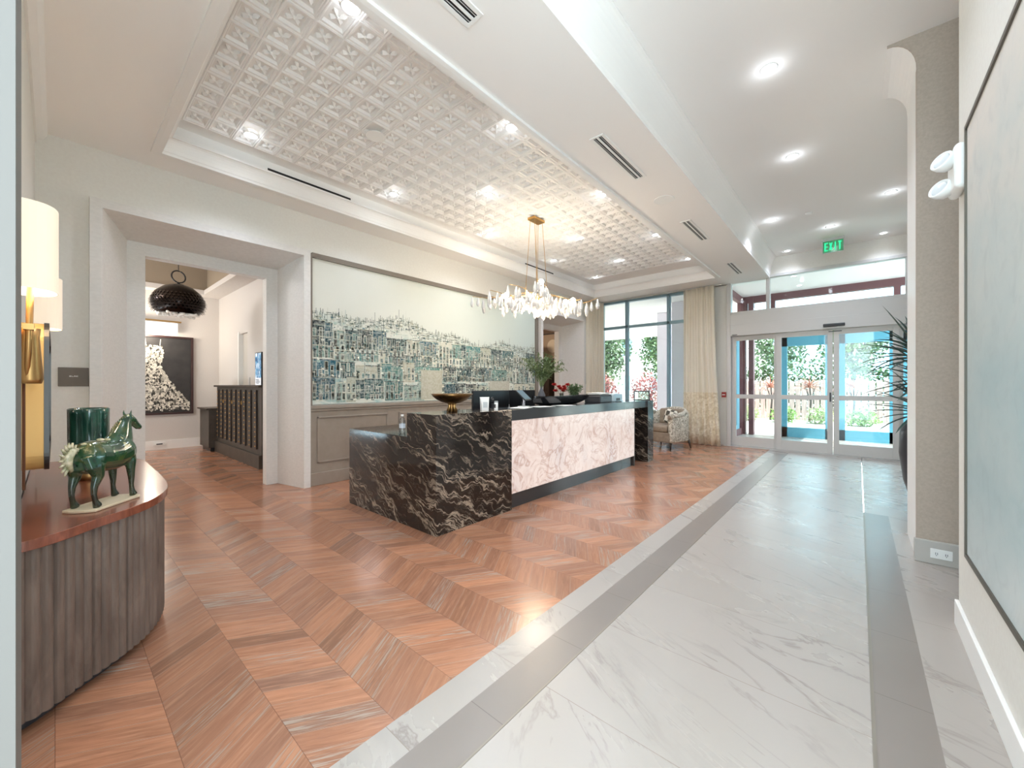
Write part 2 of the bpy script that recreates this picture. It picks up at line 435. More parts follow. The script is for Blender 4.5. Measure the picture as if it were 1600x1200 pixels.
# pressed panel field : one pattern mesh
def pressed():
    bm = bmesh.new(); PX, PY = .228, .203
    nx = 11; ny = 38; X0 = -4.93; Y0 = .80
    zb = ZT
    skip = [(-2.6, 1.32), (-4.7, 1.32), (-2.6, 2.98), (-4.7, 2.98), (-3.75, 3.82), (-2.6, 4.84), (-4.7, 4.84), (-3.75, 5.92), (-2.6, 6.7), (-4.7, 6.7), (-3.75, 7.58), (-2.6, 8.42), (-4.7, 8.42), (-3.75, 2.17), (-3.75, 4.88)]
    def quad(*v): bm.faces.new([bm.verts.new(q) for q in v])
    for i in range(nx):
        for j in range(ny):
            xa, xb = X0+i*PX, X0+(i+1)*PX; ya, yb = Y0+j*PY, Y0+(j+1)*PY
            cx, cy = (xa+xb)/2, (ya+yb)/2
            rid = .009; bx, by = .022, .022
            # ridge lines (double bead along x edges) then sunk square
            lv = [[(xa, ya), (xb, ya), (xb, yb), (xa, yb)], ]
            def R(dx, dy, z): return [bm.verts.new(p) for p in ((xa+dx, ya+dy, z), (xb-dx, ya+dy, z), (xb-dx, yb-dy, z), (xa+dx, yb-dy, z))]
            rs = [R(0, 0, zb+.002), R(.004, .005, zb-.006), R(.008, .012, zb-.006), R(.012, .018, zb+.0), R(bx+.006, by+.004, zb+.0), R(bx+.016, by+.014, zb+.024)]
            for a, b in zip(rs, rs[1:]):
                for k in range(4):
                    l = (k+1) % 4; bm.faces.new((a[k], a[l], b[l], b[k]))
            bm.faces.new(rs[-1])
            if any(abs(cx-p)<.115 and abs(cy-q)<.103 for p, q in skip): continue
            # rosette : boss + four petals
            z0 = zb+.024
            for ang in range(4):
                th = PI/4+ang*PI/2; ux, uy = math.cos(th), math.sin(th)
                pts = []
                for (l_, w_, h_) in ((.008, 0, .012), (.028, .015, .016), (.048, .019, .018), (.068, 0, .004)):
                    pts.append((l_, w_, h_))
                top = [bm.verts.new((cx+ux*l_, cy+uy*l_, z0-h_-.006)) for l_, w_, h_ in pts]
                lf = [bm.verts.new((cx+ux*l_-uy*w_, cy+uy*l_+ux*w_, z0)) for l_, w_, h_ in pts]
                rt = [bm.verts.new((cx+ux*l_+uy*w_, cy+uy*l_-ux*w_, z0)) for l_, w_, h_ in pts]
                for k in range(3):
                    bm.faces.new((top[k], top[k+1], lf[k+1], lf[k])); bm.faces.new((top[k], rt[k], rt[k+1], top[k+1]))
            q = bmesh.ops.create_icosphere(bm, subdivisions=1, radius=.014)
            for v in q['verts']: v.co += Vector((cx, cy, z0-.012))
    return bm
bmp = pressed()
struct('ceiling_panel_field', bmp, M['trimw'])

# left wall (runs along x, seen almost edge on) and the near jamb
struct('wall_left', BX(-5.7, -1.2, -.32, -.12, 0, ZS), M['wall'])
struct('wall_left_return', BX(-1.2, -1.03, -.45, -.042, 0, ZC), mat('darkened_jamb_paint', rgb(98, 97, 94), .6))  # white jamb darkened in colour to offset the strong light on it
bm = bmesh.new()
for i, (d, z) in enumerate([(.0, ZS), (.045, ZS), (.045, ZS-.02), (.03, ZS-.05), (.012, ZS-.07), (.012, ZS-.10), (0, ZS-.10)]): pass
prl = [(-.12, ZS), (-.045, ZS), (-.045, ZS-.02), (-.07, ZS-.06), (-.105, ZS-.08), (-.105, ZS-.1), (-.12, ZS-.1)]
a = [bm.verts.new((-5.58, y, z)) for y, z in prl]; b = [bm.verts.new((-1.2, y, z)) for y, z in prl]
for i in range(len(a)): bm.faces.new((a[i], a[(i+1) % 7], b[(i+1) % 7], b[i]))
bm.faces.new(a[::-1]); bm.faces.new(b)
struct('trim_5', bm, M['trimw'])

# mural wall: pieces around two stone openings, 1.2 m thick
O1 = (.30, 2.15); O2 = (7.42, 9.24)      # outer reveal edges in y
ZO = 3.07
XB = -6.22
def wallbox(name, y0, y1, z0, z1, x1=XW, m='wall'): return struct(name, BX(XB, x1, y0, y1, z0, z1), M[m])
wallbox('wall_mural', -.6, O1[0], 0, ZC)
wallbox('wall_mural', O1[1], O2[0], 0, ZC)
wallbox('wall_mural', O2[1], 10.25, 0, ZC)
wallbox('wall_mural', O1[0], O1[1], ZO, ZC)
wallbox('wall_mural', O2[0], O2[1], ZO, ZC)
def stone_opening(n, y0, y1, inset_l, inset_r, jaml, jamr):
    """flat front architrave, splayed reveal and inner architrave as one surround"""
    bm = bmesh.new(); xf = XW+.08; xi = -6.08
    A = [(y0-.085, 0), (y0-.085, ZO+.085), (y1+.085, ZO+.085), (y1+.085, 0)]
    B = [(y0, 0), (y0, ZO), (y1, ZO), (y1, 0)]
    zi = 2.96
    C_ = [(y0+inset_l, 0), (y0+inset_l, zi), (y1-inset_r, zi), (y1-inset_r, 0)]
    D = [(y0+inset_l+jaml, 0), (y0+inset_l+jaml, zi-.14), (y1-inset_r-jamr, zi-.14), (y1-inset_r-jamr, 0)]
    def row(P, x): return [bm.verts.new((x, y, z)) for y, z in P]
    rows = [row(A, XW-.01), row(A, xf), row(B, xf), row(C_, xi), row(D, xi), row(D, XB), row(A, XB)]
    for a, b in zip(rows, rows[1:]+rows[:1]):
        for i in range(3): bm.faces.new((a[i], a[i+1], b[i+1], b[i]))
    o = struct('trim_%d' % n, bm, M['stone'])
    # joints
    jb = bmesh.new()
    return o, D
s1, D1 = stone_opening(6, O1[0], O1[1], .22, .12, .15, .14)
s2, D2 = stone_opening(7, O2[0], O2[1], .12, .20, .14, .14)
# wainscot below mural
wy0, wy1 = 2.24, 7.33
bm = bmesh.new()
box(bm, XW, XW+.03, wy0, wy1, 0, 1.06)
struct('wall_wainscot', bm, M['wain'])
bm = bmesh.new(); box(bm, XW, XW+.06, wy0, wy1, 1.04, 1.085); box(bm, XW, XW+.045, wy0, wy1, 1.005, 1.04)
struct('trim_8', bm, M['wain'], bevel=.004)
struct('baseboard_mural', BX(XW, XW+.05, wy0, wy1, 0, .17), M['wain'], bevel=.005)
pn = 4; pw = (wy1-wy0)/pn
for i in range(pn):                     # raised panel mouldings
    bm = bmesh.new(); ya, yb = wy0+i*pw+.10, wy0+(i+1)*pw-.10; za, zb_ = .30, .93; w_ = .022
    for q in ((ya, yb, za, za+w_), (ya, yb, zb_-w_, zb_), (ya, ya+w_, za, zb_), (yb-w_, yb, za, zb_)):
        box(bm, XW+.03, XW+.042, q[0], q[1], q[2], q[3])
    struct('trim_9', bm, M['wain'], bevel=.003)
# baseboard near opening 1 left
struct('baseboard_left', BX(XW, XW+.02, -.12, O1[0]-.09, 0, .14), M['trimw'])

# far wall (doors) y = 10.05
YD = 10.05
struct('wall_far', BX(-2.6, -2.24, YD-.02, YD+.2, 0, ZC), M['wall'])
struct('wall_far', BX(-2.24, 2.4, YD-.02, YD+.2, 3.72, ZC+.1), M['wall'])
struct('wall_far', BX(-5.7, -2.24, YD-.02, YD+.2, ZS-.01, ZC+.1), M['wall'])
struct('wall_far', BX(-5.7, -5.42, YD-.02, YD+.2, 0, ZS), M['wall'])
struct('wall_far', BX(1.46, 2.4, YD-.02, YD+.2, 0, ZC), M['wall'])
# right side : near wall, alcove, pilaster, far recess
struct('wall_right', BX(.43, .62, .5, 3.36, 0, ZC), M['wall'])
struct('baseboard_right', BX(.412, .43, .5, 3.36, 0, .14), M['trimw'], bevel=.004)
struct('wall_alcove', BX(.34, 2.4, 4.39, 4.44, 0, ZC), M['taupe'])
struct('wall_pilaster', BX(.34, 2.4, 4.44, 5.14, 0, ZC), M['trimw'])
struct('wall_alcove_back', BX(2.2, 2.4, 3.0, 4.4, 0, ZC), M['wall'])
struct('wall_alcove_side', BX(.62, 2.4, 2.9, 3.1, 0, ZC), M['wall'])
struct('baseboard_alcove', BX(.325, 2.2, 4.365, 4.39, 0, .175), M['base'], bevel=.006)
struct('wall_recess', BX(1.5, 1.7, 5.14, 10.05, 0, ZC), M['wall'])
pr = [(.34, ZC), (.17, ZC), (.17, ZC-.015)]
for i in range(9):
    a = PI/2*i/8; pr.append((.345-.165*(math.cos(a)), ZC-.02-.24*(math.sin(a)) ))
pr2 = [(.34, ZC), (.175, ZC), (.175, ZC-.02)]
for i in range(1, 9):
    a = PI/2*i/8; pr2.append((.175+.165*math.sin(a), ZC-.02-.24*(1-math.cos(a))))
pr2.append((.34, ZC-.27))
struct('trim_10', sweep_y(pr2, 4.396, 5.14), M['ceil'])
struct('trim_14', sweep_y(pr2, 4.388, 4.396), M['taupe'])  # crown end in the same taupe, alcove shade in its colour

# ------------------------------------------------------------------ windows and sliding doors
wf = thing('window_1', 'tall window with grey-blue metal frame between two cream curtains', 'window', (0, YD, 0)); wf['kind'] = 'structure'
bm = bmesh.new()
for x in (-5.40, -4.66, -3.56, -2.66): box(bm, x-.035, x+.035, -.06, .06, .10, ZS-.02)
box(bm, -5.42, -2.62, -.06, .06, .06, .16); box(bm, -5.42, -2.62, -.06, .06, ZS-.07, ZS-.01); box(bm, -5.42, -2.62, -.06, .06, 2.89, 2.96)
obj('window_frame', bm, M['aludark'], wf, bevel=.004)
for x0, x1 in ((-5.365, -4.695), (-4.625, -3.595), (-3.525, -2.695)):
    obj('glass_pane', BX(x0, x1, -.004, .004, .16, 2.89), M['glass'], wf)
    obj('glass_pane', BX(x0, x1, -.004, .004, 2.96, ZS-.07), M['glass'], wf)
obj('window_sill', BX(-5.42, -2.62, -.1, .1, 0, .06), M['base'], wf)

df = thing('door_1', 'automatic glass sliding door with pale grey frame', 'door', (0, YD, 0)); df['kind'] = 'structure'
bm = bmesh.new()
box(bm, -2.24, -2.16, -.09, .09, 0, 3.72); box(bm, 1.38, 1.46, -.09, .09, 0, 3.72)
box(bm, -2.16, 1.38, -.07, .07, 2.94, 3.0); box(bm, -2.16, 1.38, -.07, .07, 3.66, 3.72); box(bm, -1.49, -1.42, -.06, .06, 3.0, 3.66); box(bm, .64, .70, -.06, .06, 3.0, 3.66)
obj('door_frame', bm, M['alu'], df, bevel=.004)
bm = bmesh.new(); box(bm, -2.16, 1.38, -.10, .06, 2.70, 2.94); box(bm, -2.16, 1.38, -.14, .06, 2.46, 2.70)
obj('door_header', bm, M['alu'], df, bevel=.006)
for x0, x1 in ((-2.16, -1.49), (-1.42, .64), (.70, 1.38)): obj('transom_pane', BX(x0, x1, -.004, .004, 3.0, 3.66), M['glass'], df)
def leaf(x0, x1, yo):
    bm = bmesh.new(); st = .085
    box(bm, x0, x0+st, yo-.022, yo+.022, .01, 2.455); box(bm, x1-st, x1, yo-.022, yo+.022, .01, 2.455)
    box(bm, x0+st, x1-st, yo-.022, yo+.022, 2.36, 2.455); box(bm, x0+st, x1-st, yo-.022, yo+.022, .01, .22); box(bm, x0+st, x1-st, yo-.022, yo+.022, 1.07, 1.16)
    d = obj('door_leaf', bm, M['alu'], df, bevel=.003)
    obj('glass_pane', BX(x0+st, x1-st, yo-.004, yo+.004, .22, 1.07), M['glass'], d)
    obj('glass_pane', BX(x0+st, x1-st, yo-.004, yo+.004, 1.16, 2.36), M['glass'], d)
    return d
leaf(-2.16, -1.27, .03)
d2 = leaf(-1.30, -.375, -.04); d3 = leaf(-.365, .56, -.04); leaf(.53, 1.38, .03)
obj('door_handle', BX(-.425, -.40, -.085, -.06, 1.04, 1.22), M['dark'], d2)
obj('motion_sensor', BX(-.52, -.19, -.19, -.14, 2.50, 2.56), M['black'], df, bevel=.01)
for x in (-2.12, -.44, -.34): obj('door_tab', BX(x, x+.10, -.075 if x > -2 else -.15, -.06 if x > -2 else -.14, 2.41 if x > -2 else 2.475, 2.425 if x > -2 else 2.49), M['black'], df)

# ------------------------------------------------------------------ lamps
mr = bmesh.new(); lathe(mr, [(.05, 0), (.066, 0), (.066, -.004), (.052, -.006), (.046, .004), (.046, .02), (.05, .02), (.05, 0)], 28)
trim0 = None
LE = 17
def downlight(x, y, z, label, e=LE, group='recessed ceiling downlights'):
    global trim0
    if trim0 is None:
        t = thing('ceiling_downlight', label, 'ceiling light', (x, y, z), group=group)
        obj('trim_ring', mr, M['white'], t, smooth=True)
        obj('lens', LA([(0, .0), (.046, .0), (.046, .006), (0, .006)], 24), M['lens'], t)
        trim0 = t; r = t
    else: r = dup(trim0, (x, y, z), label=label, group=group)
    light('SPOT', 'lamp', (x, y, z-.02), e, (.86, .94, 1.12), .09, 2.2, (0, 0, 0), blend=.7)
    light('POINT', 'lamp', (x, y, z-.07), e*.014, (.9, .97, 1.06), .045)
    return r
L1 = 'round white recessed downlight in the plain ceiling of the entrance lane, '
for x, y, s in [(-.58, 4.03, 'the one above the wide floor, closest to the long beam start'), (-.59, 5.75, 'second along the middle line towards the doors'),
                (-1.07, 7.76, 'beside the cove, before the last one there'), (-.36, 8.72, 'just before the exit sign'),
                (.34, 9.71, 'right of the exit sign by the door wall'), (-1.08, 9.72, 'left of the exit sign by the door wall'), (.35, 7.73, 'beside the white pilaster')]:
    downlight(x, y, ZC, 'recessed downlight, '+s, LE*(1.1 if y < 9 else .4))
downlight(-.58, 2.3, ZC, 'recessed downlight in the lane ceiling just above the top of the view', LE*1.1)  # added for fill light, outside the view
rows = {'wall side': -4.7, 'lane side': -2.6}
for nm, x in rows.items():
    for y, k in zip((1.32, 2.98, 4.84, 6.70, 8.42), ('first', 'second', 'third', 'fourth', 'fifth')):
        downlight(x, y, ZT-.008, '%s downlight from the mirror end in the %s row of the pressed ceiling' % (k, nm), LE)
for y, k in ((3.82, 'before the chandelier mount'), (5.92, 'just past the chandelier mount'), (7.58, 'last before the windows')):
    downlight(-3.75, y, ZT-.008, 'middle row downlight in the pressed ceiling, %s' % k, LE)
tag(obj('smoke_detector', LA([(0, -.035), (.03, -.035), (.045, -.02), (.05, 0), (0, 0)], 24), M['white'], smooth=True, loc=(-.59, 7.81, ZC)), 'small white round smoke detector among the lane downlights', 'smoke detector')
tag(obj('ceiling_speaker', LA([(0, -.004), (.11, -.004), (.118, -.006), (.122, 0), (0, 0)], 40), M['white'], loc=(-1.81, 4.94, ZS)), 'flat round white speaker grille in the soffit between two vents', 'ceiling speaker', 'ceiling speakers')
tag(obj('ceiling_speaker', LA([(0, -.004), (.09, -.004), (.096, -.006), (.10, 0), (0, 0)], 40), M['white'], loc=(-3.75, 2.17, ZT-.008)), 'flat round white speaker grille in the pressed ceiling', 'ceiling speaker', 'ceiling speakers')
# soffit slot vents
def vent(y0, y1, label):
    t = thing('ceiling_vent', label, 'vent', (-1.82, y0, ZS), group='slot vents in the soffit'); L = y1-y0
    bm = bmesh.new(); W_ = .072
    box(bm, -W_, -.042, 0, L, -.008, 0); box(bm, .042, W_, 0, L, -.008, 0); box(bm, -.010, .010, .02, L-.02, -.008, 0)
    box(bm, -.042, .042, 0, .022, -.008, 0); box(bm, -.042, .042, L-.022, L, -.008, 0)
    obj('frame', bm, M['white'], t, bevel=.002)
    obj('dark_slot', BX(-.042, .042, .02, L-.02, -.002, .0), M['black'], t)
    bm = bmesh.new(); box(bm, -.030, -.027, .02, L-.02, -.007, -.001); box(bm, .027, .030, .02, L-.02, -.007, -.001)
    obj('blade', bm, M['alu'], t)
vent(.75, 1.74, 'white slot vent in the soffit cut by the top of the view')
vent(3.27, 4.25, 'white slot vent in the soffit before the round speaker')
vent(5.76, 6.71, 'white slot vent in the soffit just past the round speaker')
vent(8.25, 9.2, 'white slot vent in the soffit closest to the door wall')
# black linear slots in the left tray face
for y0, y1, lb in ((1.62, 2.62, 'thin black air slot in the tray edge above the lobby opening'), (6.35, 7.35, 'thin black air slot in the tray edge behind the chandelier cables')):
    tag(obj('air_slot', BX(TX0-.002, TX0+.004, y0, y1, ZT-.075, ZT-.05), M['black']), lb, 'vent', 'black air slots')

# chandelier
ch = thing('chandelier', 'brass branch chandelier with rows of hanging crystal drops over the reception desk', 'chandelier', (-3.75, 4.88, ZT))
obj('canopy', BX(-.07, .07, -.13, .13, -.045, -.004), M['brass'], ch, bevel=.008)
CZ = -1.25
for (x0, y0, x1, y1) in ((-.04, -.1, -.10, -.15), (.04, -.1, .12, -.12), (0, 0, 0, .0), (-.04, .1, -.10, .15), (.04, .1, .12, .13)):
    obj('cable', TB([(x0, y0, -.04), (x1, y1, CZ+.03)], .0035, 6), M['brass'], ch)
arms = []
rr = random.Random(4)
for k in range(9):
    a0 = k*2*PI/9+.2; L = (.72, .92, .70, .90, .66, .94, .80, .70, .90)[k]
    pts = []
    for i in range(9):
        q = i/8; aa = a0+.35*math.sin(q*3+k); rad = .05+L*q
        pts.append(Vector((rad*math.cos(aa)*.92, rad*math.sin(aa)*1.05, CZ+.05*math.sin(q*5+k*1.3)+.02*(k % 3))))
    arms.append(pts); bm = bmesh.new(); loft(bm, [(p, .007*(1-.5*i/8), .007*(1-.5*i/8)) for i, p in enumerate(pts)], 7)
    obj('branch', bm, M['brass'], ch, smooth=True)
ringp = [Vector((.36*math.cos(a)*.92, .42*math.sin(a), CZ+.02)) for a in [2*PI*i/28 for i in range(29)]]
obj('ring', TB(ringp, .006, 8), M['brass'], ch, smooth=True)
obj('hub', LA([(0, CZ-.06), (.03, CZ-.05), (.05, CZ), (.03, CZ+.05), (0, CZ+.06)], 16), M['brass'], ch, smooth=True)
drop_me = None; nd = 0
for k, pts in enumerate(arms):
    for i in range(11):
        q = .12+.88*i/10; fi = q*8; i0 = min(int(fi), 7); p = pts[i0].lerp(pts[i0+1], fi-i0)
        side = (.018 if i % 2 else -.018); n_ = Vector((-p.y, p.x, 0)).normalized()*side
        if drop_me is None:
            bm = bmesh.new(); lathe(bm, [(0, 0), (.006, -.01), (.017, -.06), (.020, -.10), (.013, -.125), (0, -.135)], 6)
            o = obj('crystal_drop', bm, M['crystal'], ch); drop_me = o
        else:
            o = drop_me.copy(); COL.objects.link(o); o.parent = ch
        o.location = (p.x+n_.x, p.y+n_.y, p.z-.008); s_ = rr.uniform(.8, 1.15); o.scale = (1.45, 1.45, s_*1.25); o.rotation_euler = (0, 0, rr.uniform(0, 3)); nd += 1
bm = bmesh.new()
for k, pts in enumerate(arms):
    for i in range(9):
        q = .10+.80*i/9; fi = q*8; i0 = min(int(fi), 7); p = pts[i0].lerp(pts[i0+1], fi-i0); n_ = Vector((-p.y, p.x, 0)).normalized()*(.055 if i % 2 else -.055)
        b2 = bmesh.new(); lathe(b2, [(0, 0), (.008, -.01), (.024, -.07), (.026, -.11), (.016, -.14), (0, -.155)], 6); bmesh.ops.translate(b2, verts=b2.verts, vec=p+n_+Vector((0, 0, -.02-.03*(i % 3))))
        me_ = bpy.data.meshes.new('t'); b2.to_mesh(me_); b2.free(); bm.from_mesh(me_); bpy.data.meshes.remove(me_)
obj('crystal_drops', bm, M['crystal'], ch)['kind'] = 'stuff'
for k in range(9):
    p = arms[k][4 if k % 2 else 6]; o = None
    bm = bmesh.new(); ball(bm, (p.x, p.y, p.z+.0), .036); obj('bulb', bm, M['bulb'], ch, smooth=True)
light('POINT', 'lamp', (-3.75, 4.88, ZT+CZ+.05), 16, (1, .82, .62), .25)
light('POINT', 'lamp', (-3.75, 4.88, ZT+CZ-.30), 16, (1, .82, .62), .25)

# exit sign
ex = thing('exit_sign', 'green lit exit sign hanging below the lane ceiling before the doors', 'exit sign', (-.35, 9.4, ZC))
obj('mounting_plate', BX(-.16, .16, -.02, .02, -.03, 0), M['alu'], ex)
bm = bmesh.new(); box(bm, -.155, -.147, -.006, .006, -.27, -.03); box(bm, .147, .155, -.006, .006, -.27, -.03); box(bm, -.155, .155, -.006, .006, -.275, -.265)
obj('frame', bm, M['alu'], ex)
obj('acrylic_panel', BX(-.147, .147, -.004, .004, -.265, -.05), mat('clear_green_acrylic', rgb(96, 176, 132), .15), ex)
def letters(txt, w, h, sw, gap):
    """simple block lettering as boxes in the xz plane, origin centred"""
    G = {'C': [(0, 0, sw, h), (0, 0, w, sw), (0, h-sw, w, h)], 'E': [(0, 0, sw, h), (0, 0, w, sw), (0, h-sw, w, h), (0, (h-sw)/2, w*.85, (h+sw)/2)], 'I': [(w/2-sw/2, 0, w/2+sw/2, h)], 'T': [(0, h-sw, w, h), (w/2-sw/2, 0, w/2+sw/2, h)],
         'S': [(0, 0, w, sw), (0, h-sw, w, h), (0, h/2-sw/2, w, h/2+sw/2), (0, h/2, sw, h), (w-sw, 0, w, h/2)], 'A': [(0, 0, sw, h), (w-sw, 0, w, h), (0, h-sw, w, h), (0, h*.35, w, h*.35+sw)],
         'L': [(0, 0, sw, h), (0, 0, w, sw)], 'N': [(0, 0, sw, h), (w-sw, 0, w, h), 'd'], 'R': [(0, 0, sw, h), (0, h-sw, w, h), (w-sw, h/2, w, h), (0, h/2-sw/2, w, h/2+sw/2), (w-sw, 0, w, h*.4)], 'M': [(0, 0, sw, h), (w-sw, 0, w, h), (w/2-sw/2, h*.4, w/2+sw/2, h), (0, h-sw, w, h)], '.': [(0, 0, sw, sw)], 'X': ['x']}
    bm = bmesh.new(); tot = len(txt)*(w+gap)-gap; x = -tot/2
    for chh in txt:
        for g in G.get(chh, []):
            if g == 'x' or g == 'd':
                for sgn in ((1, -1) if g == 'x' else (-1,)):
                    L = math.hypot(w-sw, h-sw); an = math.atan2(h-sw*.4, w-sw)*sgn
                    box(bm, x+w/2-L/2, x+w/2+L/2, -.0015, .0015, h/2-sw/2, h/2+sw/2, rot=Matrix.Rotation(-an, 3, 'Y'))
            else: box(bm, x+g[0], x+g[2], -.0015, .0015, g[1], g[3])
        x += w+gap
    return bm
o = obj('exit_lettering', letters('EXIT', .052, .15, .017, .013), emis('exit_green', (.02, .9, .35, 1), .5), ex); o.location = (0, -.007, -.232)

# emergency light on near right wall
em = thing('emergency_light', 'white twin-head emergency light high on the right wall beside the painting', 'emergency light', (.43, 3.21, 2.50), rz=PI/2)
obj('housing', BX(-.11, .11, 0, .05, -.11, .13), M['white'], em, bevel=.025, seg=4)
for sx, dz in ((-.03, .045), (.05, -.075)):
    bm = bmesh.new(); lathe(bm, [(0, 0), (.038, .0), (.050, .03), (.052, .055), (.046, .062), (.040, .05), (0, .048)], 24)
    o = obj('lamp_head', bm, M['white'], em, smooth=True); o.location = (sx, .055, dz); o.rotation_euler = (-1.15, 0, .75)
    bm = bmesh.new(); lathe(bm, [(0, .052), (.038, .052), (.036, .056), (0, .058)], 24)
    g = obj('lamp_glass', bm, mat('frosted_lens', rgb(205, 208, 210), .15), o)

# ------------------------------------------------------------------ right wall painting, outlet
pt = thing('abstract_painting', 'huge pale grey-blue abstract painting in a thin bronze frame on the right wall', 'painting', (.43, 2.25, 1.59))
def canvas_mat():
    m = mat('abstract_canvas', rough=.7); t = NT(m); p = t.pos(); x, y, z = t.sep(p)[:3]
    n = t.noise(t.comb(t.math('MULTIPLY', y, .6), x, z), 1.6, 5, .55, .6); n2 = t.noise(p, 7, 6, .6, 1)
    g = t.math('ADD', t.math('MULTIPLY', t.math('SUBTRACT', 2.6, z), .35), t.math('MULTIPLY', t.math('SUBTRACT', n, .5), .8))
    col = t.ramp(g, [(0, rgb(214, 208, 200)), (.3, rgb(190, 198, 196)), (.55, rgb(168, 186, 188)), (.8, rgb(196, 204, 204)), (1, rgb(205, 205, 200))])
    t.l.new(t.mix(t.ramp(n2, [(.5, 0.), (.75, .25)]), col, rgb(150, 160, 164)), bsdf(m).inputs['Base Color']); return m
obj('canvas', BX(-.014, -.002, -1.0, .78, -1.09, 1.06), canvas_mat(), pt)
bm = bmesh.new()
for q in ((-1.02, -1.0, -1.11, 1.08), (.78, .80, -1.11, 1.08)): box(bm, -.022, -.002, q[0], q[1], q[2], q[3])
box(bm, -.022, -.002, -1.0, .78, -1.11, -1.09); box(bm, -.022, -.002, -1.0, .78, 1.06, 1.08)
obj('frame', bm, mat('bronze_frame', rgb(98, 92, 82), .4, .6), pt)
ot = thing('wall_outlet', 'white power outlet set in the grey baseboard at the alcove corner', 'outlet', (.47, 4.363, .085))
obj('cover_plate', BX(-.058, .058, -.006, 0, -.036, .036), M['white'], ot, bevel=.003)
for sx in (-.026, .026):
    bm = bmesh.new(); box(bm, sx-.006, sx-.003, -.008, -.006, -.006, .010); box(bm, sx+.004, sx+.007, -.008, -.006, -.006, .010); ball(bm, (sx, -.006, -.012), .003, u=8, v=6); obj('socket', bm, M['dark'], ot)
ot = thing('wall_outlet', 'white power outlet in the lobby baseboard under the dress picture', 'outlet', (-11.15, 1.45, .12), rz=PI/2)
obj('cover_plate', BX(-.10, .10, -.006, 0, -.035, .035), M['white'], ot, bevel=.003)
obj('socket', BX(-.05, .05, -.008, -.006, -.012, .012), M['dark'], ot)

# ------------------------------------------------------------------ mural
def mural_mat():
    m = mat('mural_wash', rough=.7); t = NT(m); p = t.pos(); x, y, z = t.sep(p)[:3]
    n = t.noise(t.comb(0, t.math('MULTIPLY', y, 1.0), t.math('MULTIPLY', z, 1.3)), 1.1, 5, .6)
    cream = t.mix(n, rgb(218, 217, 206), rgb(206, 209, 198))
    cream = t.mix(t.ramp(t.math('MULTIPLY', t.math('SUBTRACT', y, 3.0), .25), [(0, 0.), (1, .55)]), cream, rgb(196, 216, 210))
    n2 = t.noise(t.comb(0, t.math('MULTIPLY', y, 1.3), t.math('MULTIPLY', z, 2.6)), 2.0, 6, .65, .4)
    top = t.math('SUBTRACT', t.math('SUBTRACT', 2.42, t.math('MULTIPLY', t.math('SUBTRACT', y, 2.3), .07)), z)
    lowr = t.ramp(t.math('MULTIPLY', top, 3), [(0, 0.), (.5, .6), (1, 1.)])
    k = t.math('MULTIPLY', t.ramp(n2, [(.48, 0.), (.62, .8)]), lowr)
    col = t.mix(k, cream, rgb(134, 172, 168))
    streak = t.noise(t.comb(0, t.math('MULTIPLY', y, 60), t.math('MULTIPLY', z, 2)), 1, 3)
    col = t.mix(t.math('MULTIPLY', t.ramp(streak, [(.6, 0.), (.7, .35)]), lowr), col, rgb(236, 236, 222))
    t.l.new(col, bsdf(m).inputs['Base Color']); return m
mu = thing('mural', 'long wall painting of a hazy teal and cream city skyline behind the desk', 'mural', (XW, 0, 0))
MY0, MY1, MZ0, MZ1 = 2.27, 7.18, 1.10, 3.08
obj('painted_panel', BX(0, .02, MY0, MY1, MZ0, MZ1), mural_mat(), mu)
fr = bmesh.new()
box(fr, 0, .05, MY0-.045, MY0, MZ0-.02, MZ1+.05); box(fr, 0, .05, MY1, MY1+.10, MZ0-.02, MZ1+.05); box(fr, 0, .05, MY0, MY1, MZ1, MZ1+.065)
obj('frame', fr, mat('taupe_frame', rgb(122, 113, 102), .5), mu)
